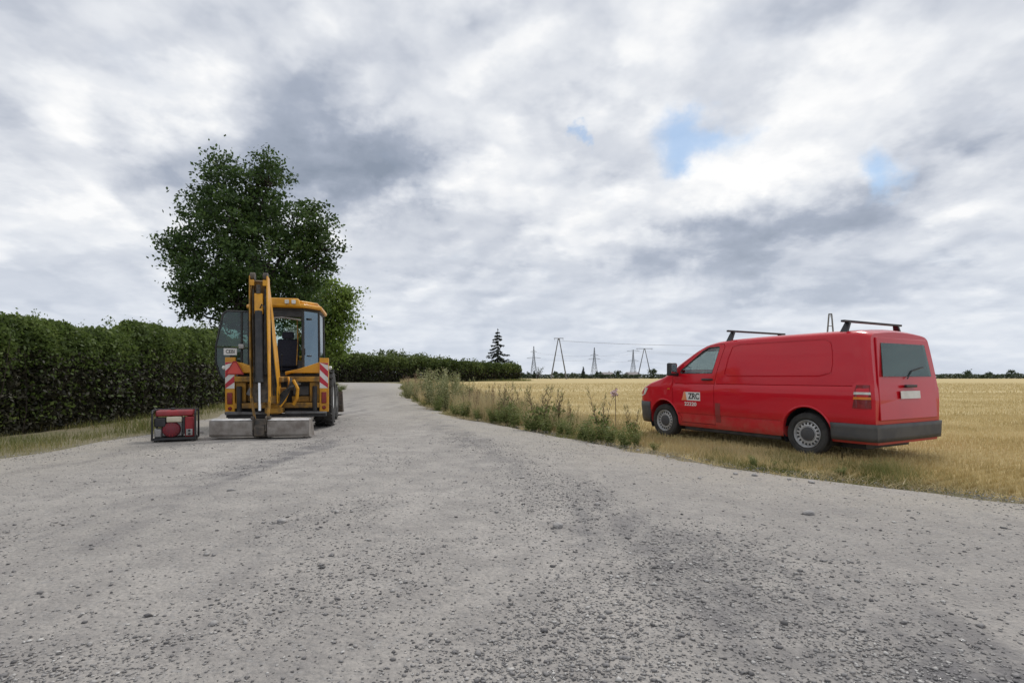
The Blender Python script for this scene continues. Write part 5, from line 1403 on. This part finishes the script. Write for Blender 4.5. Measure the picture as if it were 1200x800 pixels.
    pane('quarter_window', [(-.49, .625, 1.10), (-.785, .985, 1.10), (-.77, .985, 2.80), (-.475, .64, 2.80)], 'cab_glass', root)
    for (z, h_) in ((2.62, .04), (1.72, .03)):
        mb = MB(); mb.box((.60, .735, z), (.11, .03, h_), Matrix.Rotation(R(50), 3, 'Z')); mb.build('window_hinge', 'black_plastic', root, .004)
    mb = MB(); mb.box((.50, .60, 1.82), (.03, .04, .16)); mb.build('window_catch', 'black_plastic', root, .004)
    pane('side_window', [(.80, 1.05, 1.06), (.80, 2.17, 1.06), (.78, 2.17, 2.82), (.78, 1.05, 2.82)], 'cab_glass', root)
    pane('windscreen', [(-.76, 2.2, 1.2), (.76, 2.2, 1.2), (.76, 2.2, 2.8), (-.76, 2.2, 2.8)], 'van_glass', root)
    mb = MB(); mb.tube([(-.42, .58, 2.60), (0, .55, 2.63), (.42, .58, 2.58)], .018, 6); mb.build('rear_window_rail', 'alu', root)
    mb = MB(); mb.tube([(.30, .72, 1.5), (.32, .80, 2.1), (.31, .74, 2.62)], .014, 6); mb.build('grab_rail', 'dirty_yellow', root)
    # open cab door on the left
    door = empty('cab_door'); door.parent = root
    h0 = Vector((-.83, 1.0, 0)); sd_ = Vector((-.985, -.17, 0)).normalized(); nrm = Vector((-.17, .985, 0))
    def dp(s, z): return h0 + sd_ * s + Vector((0, 0, z))
    outl = [(0, 2.79), (.46, 2.79), (.55, 2.72), (.70, 1.95), (.70, 1.55), (.62, 1.25), (.50, 1.10), (0, 1.06)]
    mb = MB(); pts = [dp(*p) for p in outl]; pts.append(pts[0])
    for a, b in zip(pts, pts[1:]): mb.cyl(a, b, .022, seg=8)
    mb.cyl(dp(.02, 1.90), dp(.69, 1.92), .012, seg=6); mb.cyl(dp(.15, 1.08), dp(.15, 2.78), .03, seg=8); mb.build('door_frame', Dk, door)
    pane('upper_glass', [dp(s, z) for s, z in [(.02, 2.77), (.45, 2.77), (.54, 2.70), (.685, 1.95), (.02, 1.93)]], 'cab_glass', door)
    pane('lower_glass', [dp(s, z) for s, z in [(.02, 1.89), (.69, 1.90), (.68, 1.56), (.60, 1.27), (.50, 1.12), (.02, 1.08)]], 'cab_glass', door)
    mb = MB(); mb.box(dp(.14, 1.94) + Vector((0, -.08, 0)), (.13, .08, .12)); mb.build('door_lamp', 'alu', door, .02)
    # seat, console, levers
    mb = MB(); mb.box((.05, 1.36, 1.42), (.50, .48, .14)); mb.box((.05, 1.14, 1.80), (.50, .13, .70), Matrix.Rotation(R(-6), 3, 'X')); mb.box((.05, 1.10, 2.24), (.28, .10, .18)); mb.build('seat', 'seat_fabric', root, .04)
    mb = MB(); mb.bb((-.15, 1.2, 1.0), (.25, 1.5, 1.35)); mb.build('seat_base', Dk, root)
    mb = MB(); mb.prism([(.28, .78, 1.05), (.58, .78, 1.05), (.56, .82, 1.55), (.32, .82, 1.62)], (0, .25, 0)); mb.build('console', 'grey_plastic', root, .02)
    for x in (-.18, -.06, .30, .42):
        mb = MB(); mb.tube([(x, .82, 1.3), (x + .02, .78, 1.72)], .010, 6); mb.lathe([(.001, .05), (.022, .04), (.026, .01), (.012, -.02)], (x + .02, .78, 1.72), (0, 0, 1), 10); mb.build('control_lever', 'black_plastic', root)
    mb = MB(); cc = Vector((0, 1.85, 1.75)); ring = [cc + Vector((math.cos(6.2832 * k / 20) * .2, math.sin(6.2832 * k / 20) * .17, math.sin(6.2832 * k / 20) * .1)) for k in range(21)]; mb.tube(ring, .015, 6, False); mb.tube([cc, (0, 2.0, 1.2)], .035, 8); mb.build('steering_wheel', 'black_plastic', root)
    # number plate on its bracket, slow-vehicle triangle
    mb = MB(); mb.box((-.99, -.03, 1.775), (.27, .012, .15)); npz = mb.build('number_plate', 'white_panel', root, .003)
    text_mesh('plate_lettering', 'CEBI', .115, 'text_black', npz, frame((-.99, -.0375, 1.775), (1, 0, 0), (0, 0, 1)), .0008, .002, .8)
    mb = MB(); mb.bb((-1.0, -.02, 1.66), (-.96, .0, 1.72)); mb.build('plate_bracket', Dk, root)
    tr = [(-1.075, 1.265), (-.715, 1.265), (-.715, 1.29), (-.86, 1.565), (-.93, 1.565), (-1.075, 1.29)]
    mb = MB(); mb.prism([(x, -.048, z) for x, z in tr], (0, .008, 0)); tri = mb.build('slow_vehicle_triangle', 'sign_border', root)
    cx, cz = -.895, 1.375
    mb = MB(); mb.prism([(cx + (x - cx) * .80, -.052, cz + (z - cz) * .80) for x, z in tr], (0, .0035, 0)); mb.build('triangle_face', 'sign_red', tri)
    # ---------------- digging arm
    Lt = Vector((.975, .22, 0)).normalized()
    ll = w2l((ox + Lt.x, oy + Lt.y, 0)); ll.z = 0     # lateral in machine axes
    base = Vector((-5.32, 12.0, 0)); top = Vector((-5.235, 11.22, 3.22)); toe = Vector((-4.98, 10.72, .60))
    bl, tl, el = w2l((base.x, base.y, .75)), w2l(top), w2l(toe)
    # king post
    mb = MB(); k0 = w2l((base.x - .02, base.y + .18, 0)); mb.cyl((k0.x, k0.y, .38), (k0.x, k0.y, 1.22), .12, seg=16); mb.box((k0.x, k0.y, 1.15), (.36, .34, .12)); mb.box((k0.x, k0.y, .46), (.36, .34, .12)); mb.box((k0.x - .02, k0.y + .03, .8), (.5, .2, .34)); mb.build('king_post', 'dirty_yellow', root, .015)
    def strap(path, lat0, lat1, half, name, mat, bevel=.008):
        """flat plate following path (points with half-depths), between lateral offsets"""
        pts = [Vector(p) for p in path]; n = len(pts); fr, bk = [], []
        for i, p in enumerate(pts):
            t = (pts[min(i + 1, n - 1)] - pts[max(i - 1, 0)]).normalized(); d = t.cross(ll).normalized()
            h = half[i] if isinstance(half, (list, tuple)) else half
            fr.append(p + d * h); bk.append(p - d * h)
        mb = MB(); mb.prism([q + ll * lat0 for q in fr + bk[::-1]], ll * (lat1 - lat0)); return mb.build(name, mat, root, bevel)
    boom = [bl + Vector((0, 0, -.12)), bl + Vector((0, 0, .25)), bl.lerp(tl, .35) + Vector((0, .10, .10)), bl.lerp(tl, .7) + Vector((0, .08, .06)), tl + Vector((0, .10, 0))]
    strap(boom, -.15, -.125, [.16, .20, .19, .15, .10], 'boom_plate', 'dirty_yellow'); strap(boom, .125, .15, [.16, .20, .19, .15, .10], 'boom_plate', Yl)
    strap(boom, -.108, .108, [.12, .15, .14, .11, .06], 'boom_web', 'shade_toned_grime')  # grimy web with shadow mixed into its colour
    dip = [tl + Vector((0, -.02, .06)), tl.lerp(el, .12), tl.lerp(el, .5), el + Vector((0, 0, .10))]
    strap(dip, -.180, -.158, [.09, .13, .11, .07], 'dipper_plate', 'dirty_yellow'); strap(dip, .152, .180, [.09, .13, .11, .07], 'dipper_plate', Yl)
    inw = w2l((ox + 0, oy + 1, 0)); back = Vector((.0, .10, 0))
    strap([p + back * .8 for p in dip[1:]], -.148, .148, [.03, .03, .03], 'dipper_web', 'greasy_steel')
    for s in (-1, 1):
        mb = MB(); c = tl + Vector((0, -.02, .06)) + ll * s * .125
        mb.lathe([(.001, -.045), (.085, -.045), (.085, .045), (.001, .045)], c, ll, 20); mb.build('pivot_boss', 'greasy_steel', root, .006)
        mb = MB(); mb.box(c + Vector((0, -.09, -.14)), (.085, .05, .12)); mb.build('pivot_lug', Yl, root, .008)
    dn = (el - tl).normalized(); outw = Vector((ll.y, -ll.x, 0)) * 1.0
    if outw.y > 0: outw = -outw
    rl = lambda f: tl.lerp(el, f) + outw * .10
    mb = MB(); mb.cyl(rl(.05), rl(.12), .045, seg=14); mb.build('ram_eye', 'greasy_steel', root)
    mb = MB(); mb.prism([rl(.115) + ll * -.08 + outw * .02, rl(.115) + ll * .08 + outw * .02, rl(.28) + ll * .08 + outw * .02, rl(.28) + ll * -.08 + outw * .02], outw * -.09); mb.build('ram_guard', Yl, root, .012)
    mb = MB(); mb.cyl(rl(.26), rl(.80), .075, seg=18); mb.cyl(rl(.785), rl(.81), .085, seg=18); mb.build('bucket_ram', 'frame_black', root)
    mb = MB(); mb.cyl(rl(.80), rl(1.02), .030, seg=14); mb.build('ram_rod', 'chrome', root)
    # hoses beside the ram
    for k, (lo, r) in enumerate(((.105, .016), (.13, .014), (-.115, .014))):
        mb = MB(); pts = [tl.lerp(el, f) + ll * (lo + .012 * math.sin(7 * f + k)) + outw * (.05 + .03 * math.sin(5 * f + k)) for f in np.linspace(.08, .75, 12)]; mb.tube(pts, r, 7); mb.build('hose', 'greasy_steel' if k else 'rubber', root)
    mb = MB(); p = rl(.24) + ll * .02; mb.tube([p, p + ll * .05 + outw * .06 + Vector((0, 0, .09)), p + ll * .10 + outw * .04 + Vector((0, 0, .03)), p + ll * .115 + Vector((0, 0, -.25))], .013, 7); mb.build('hose', 'rubber', root)
    for k in range(4):
        lo = .06 + .03 * k
        pts = [bl.lerp(tl, f) + Vector((0, .05, .08 * math.sin(3.1 * f))) + ll * (lo + .02 * math.sin(6 * f + k)) + outw * (.17 + .03 * math.sin(4 * f + 2 * k)) for f in np.linspace(.02, .85, 14)]
        mb = MB(); mb.tube(pts, .013, 6); mb.build('hose', 'rubber', root)
    # hose loops by the king post
    for k in range(6):
        a = Vector((k0.x + .30 + .05 * k, k0.y - .10, 1.20 - .03 * k)); b = Vector((k0.x + .16, k0.y - .28, .55 + .05 * k))
        mid = a.lerp(b, .5) + Vector((.20 - .05 * k, -.16 - .03 * k, .05))
        pts = [(a * (1 - t) ** 2 + mid * 2 * t * (1 - t) + b * t * t) for t in np.linspace(0, 1, 10)]
        mb = MB(); mb.tube(pts, .024 if k != 1 else .032, 8); mb.build('hose', Yl if k == 0 else 'rubber', root)
    mb = MB(); mb.box((k0.x + .36, k0.y - .08, 1.02), (.16, .16, .22)); mb.build('valve_block', 'greasy_steel', root, .02)
    mb = MB(); mb.tube([(k0.x + .42, k0.y - .2, 1.14), (k0.x + .52, k0.y - .26, .95), (k0.x + .50, k0.y - .26, .72), (k0.x + .42, k0.y - .2, .6)], .035, 8); mb.build('hose_guard', Yl, root)
    # tipping links and grading bucket
    bw = Vector((math.cos(R(6)), math.sin(R(6)), 0)); bl_ = w2l((ox + bw.x, oy + bw.y, 0)); bl_.z = 0
    bo = Vector((bl_.y, -bl_.x, 0)); bo = bo if bo.y < 0 else -bo     # towards the camera side
    bc = w2l((-4.95, 10.70, 0))
    for s in (-1, 1):
        mb = MB(); a = el + ll * s * .17 + Vector((0, 0, .22)); b = bc + bl_ * s * .12 + bo * .02 + Vector((0, 0, .36))
        mb.tube([a, b], [.030, .024], 8); mb.build('tipping_link', 'dirty_yellow', root)
    prof = [(.06, .36), (.10, .345), (.115, .30), (.115, .09), (.09, .05), (.0, .03), (-.26, .03), (-.26, .05), (-.02, .06), (.065, .10), (.085, .15), (.085, .30), (.03, .33), (-.10, .34), (-.10, .375), (.02, .375)]
    bk = empty('grading_bucket', (0, 0, 0)); bk.parent = root
    for s in (-1, 1):
        x0, x1 = (.135, .925)
        mb = MB(); mb.prism([bc + bl_ * s * x0 + bo * q + Vector((0, 0, z)) for q, z in prof], bl_ * s * (x1 - x0)); mb.build('bucket_shell', 'bucket_grey', bk, .006)
        mb = MB(); mb.prism([bc + bl_ * s * x1 + bo * q + Vector((0, 0, z)) for q, z in [(.10, .36), (.118, .30), (.118, .06), (0, .03), (-.26, .03), (-.22, .20), (-.10, .376)]], bl_ * s * .015); mb.build('side_plate', 'bucket_grey', bk)
        mb = MB(); mb.prism([bc + bl_ * s * .14 + bo * q + Vector((0, 0, z)) for q, z in [(.095, .360), (.03, .385), (-.11, .385), (-.11, .378), (.03, .376)]], bl_ * s * .78); mb.build('top_lip', 'pale_lip_grey', bk)
    mb = MB(); mb.prism([bc - bl_ * .134 + bo * q + Vector((0, 0, z)) for q, z in [(.07, .40), (.10, .30), (.10, .09), (.07, .03), (-.35, .03), (-.2, .30)]], bl_ * .268); mb.build('bucket_hitch', 'greasy_steel', bk, .012)
    mb = MB(); mb.prism([bc - bl_ * .10 + bo * q + Vector((0, 0, z)) for q, z in [(.10, .28), (.16, .23), (.16, .06), (.10, .04)]], bl_ * .20); mb.build('hitch_block', 'greasy_steel', bk, .015)
    for s in (-1, 1):
        mb = MB(); mb.prism([bc + bl_ * s * .105 + bo * q + Vector((0, 0, z)) for q, z in [(.09, .45), (.14, .42), (.15, .16), (.10, .12), (.06, .40)]], bl_ * s * .024); mb.build('hitch_ear', 'greasy_steel', bk, .006)
        mb = MB(); c = bc + bl_ * s * .155 + bo * .03 + Vector((0, 0, .40)); mb.lathe([(.001, -.03), (.04, -.03), (.04, .03), (.001, .03)], c, bl_, 14); mb.build('hitch_pin', 'greasy_steel', bk)
    return root
build_backhoe()

# ------------------------------------------------------------------ generator
def build_generator():
    root = empty('generator', (-6.47, 10.42, 0.0), R(24), 'portable red generator in a black tube frame on the gravel by the hedge', 'generator')
    w, d, h = .70, .50, .58
    for x in (-w / 2, w / 2):
        mb = MB(); pts = [(x, -d / 2, .04), (x, -d / 2 + .02, h - .05), (x, -d / 2 + .07, h), (x, d / 2 - .07, h), (x, d / 2 - .02, h - .05), (x, d / 2, .04)]
        mb.tube(pts, .018, 8); mb.tube([(x, -d / 2, .035), (x, d / 2, .035)], .018, 8); mb.build('frame_loop', 'black_plastic', root)
    for (y, z) in ((-d / 2 + .02, .035), (d / 2 - .02, .035), (d / 2 - .07, h)):
        mb = MB(); mb.tube([(-w / 2, y, z), (w / 2, y, z)], .016, 8); mb.build('frame_bar', 'black_plastic', root)
    # tank across the top
    mb = MB(); mb.prism([(-.31, -.19, .47), (-.31, .20, .47), (-.31, .19, .555), (-.31, .12, .58), (-.31, -.12, .58), (-.31, -.18, .55)], (.62, 0, 0)); tk = mb.build('fuel_tank', 'gen_red', root, .025)
    mb = MB(); mb.lathe([(.04, 0), (.04, .03), (.03, .035), (.001, .036)], (-.05, 0, .585), (0, 0, 1), 16); mb.build('tank_cap', 'black_plastic', tk)
    # alternator end panel (right) and housing
    mb = MB(); mb.bb((.17, -.20, .07), (.32, .20, .455)); mb.build('alternator', 'gen_red', root, .02)
    mb = MB(); mb.bb((.19, -.215, .10), (.30, -.201, .22)); mb.build('socket_panel', 'alu', root, .006)
    for k in range(2):
        mb = MB(); mb.lathe([(.022, 0), (.022, .015), (.001, .016)], (.245, -.216, .13 + .06 * k), (0, -1, 0), 12); mb.build('socket', 'black_plastic', root)
    # engine with recoil starter, air filter, muffler
    mb = MB(); mb.bb((-.22, -.10, .08), (.12, .18, .40)); mb.build('engine_block', 'alu', root, .02)
    mb = MB(); mb.lathe([(.001, .115), (.05, .115), (.09, .105), (.135, .085), (.15, .05), (.15, 0), (.001, 0)], (-.055, -.105, .215), (0, -1, 0), 32); rs = mb.build('recoil_starter', 'gen_maroon', root)
    for k in range(14):
        a = 2 * math.pi * k / 14; mb = MB(); c = Vector((-.055 + math.cos(a) * .10, -.208, .215 + math.sin(a) * .10)); mb.box(c, (.05, .010, .012), Matrix.Rotation(-a, 3, 'Y')); mb.build('vent_fin', 'gen_red', rs)
    mb = MB(); mb.bb((-.13, -.21, .355), (.12, -.02, .46)); mb.build('air_filter', 'cream_plastic', root, .018)
    mb = MB(); mb.bb((-.33, -.20, .27), (-.14, .05, .44)); mb.build('carburettor_cover', 'black_plastic', root, .02)
    mb = MB(); mb.bb((-.335, -.16, .07), (-.21, .0, .24)); mb.build('muffler', 'alu', root, .025)
    mb = MB(); mb.bb((.13, -.17, .12), (.165, .12, .44)); mb.build('bearing_plate', 'black_plastic', root)
    mb = MB(); mb.bb((-.33, -.22, .045), (.33, .22, .068)); mb.build('base_plate', 'frame_black', root)
    for x in (-.3, .3):
        for y in (-.22, .22):
            mb = MB(); mb.cyl((x, y, -.01), (x, y, .02), .025, seg=10); mb.build('rubber_foot', 'rubber', root)
build_generator()
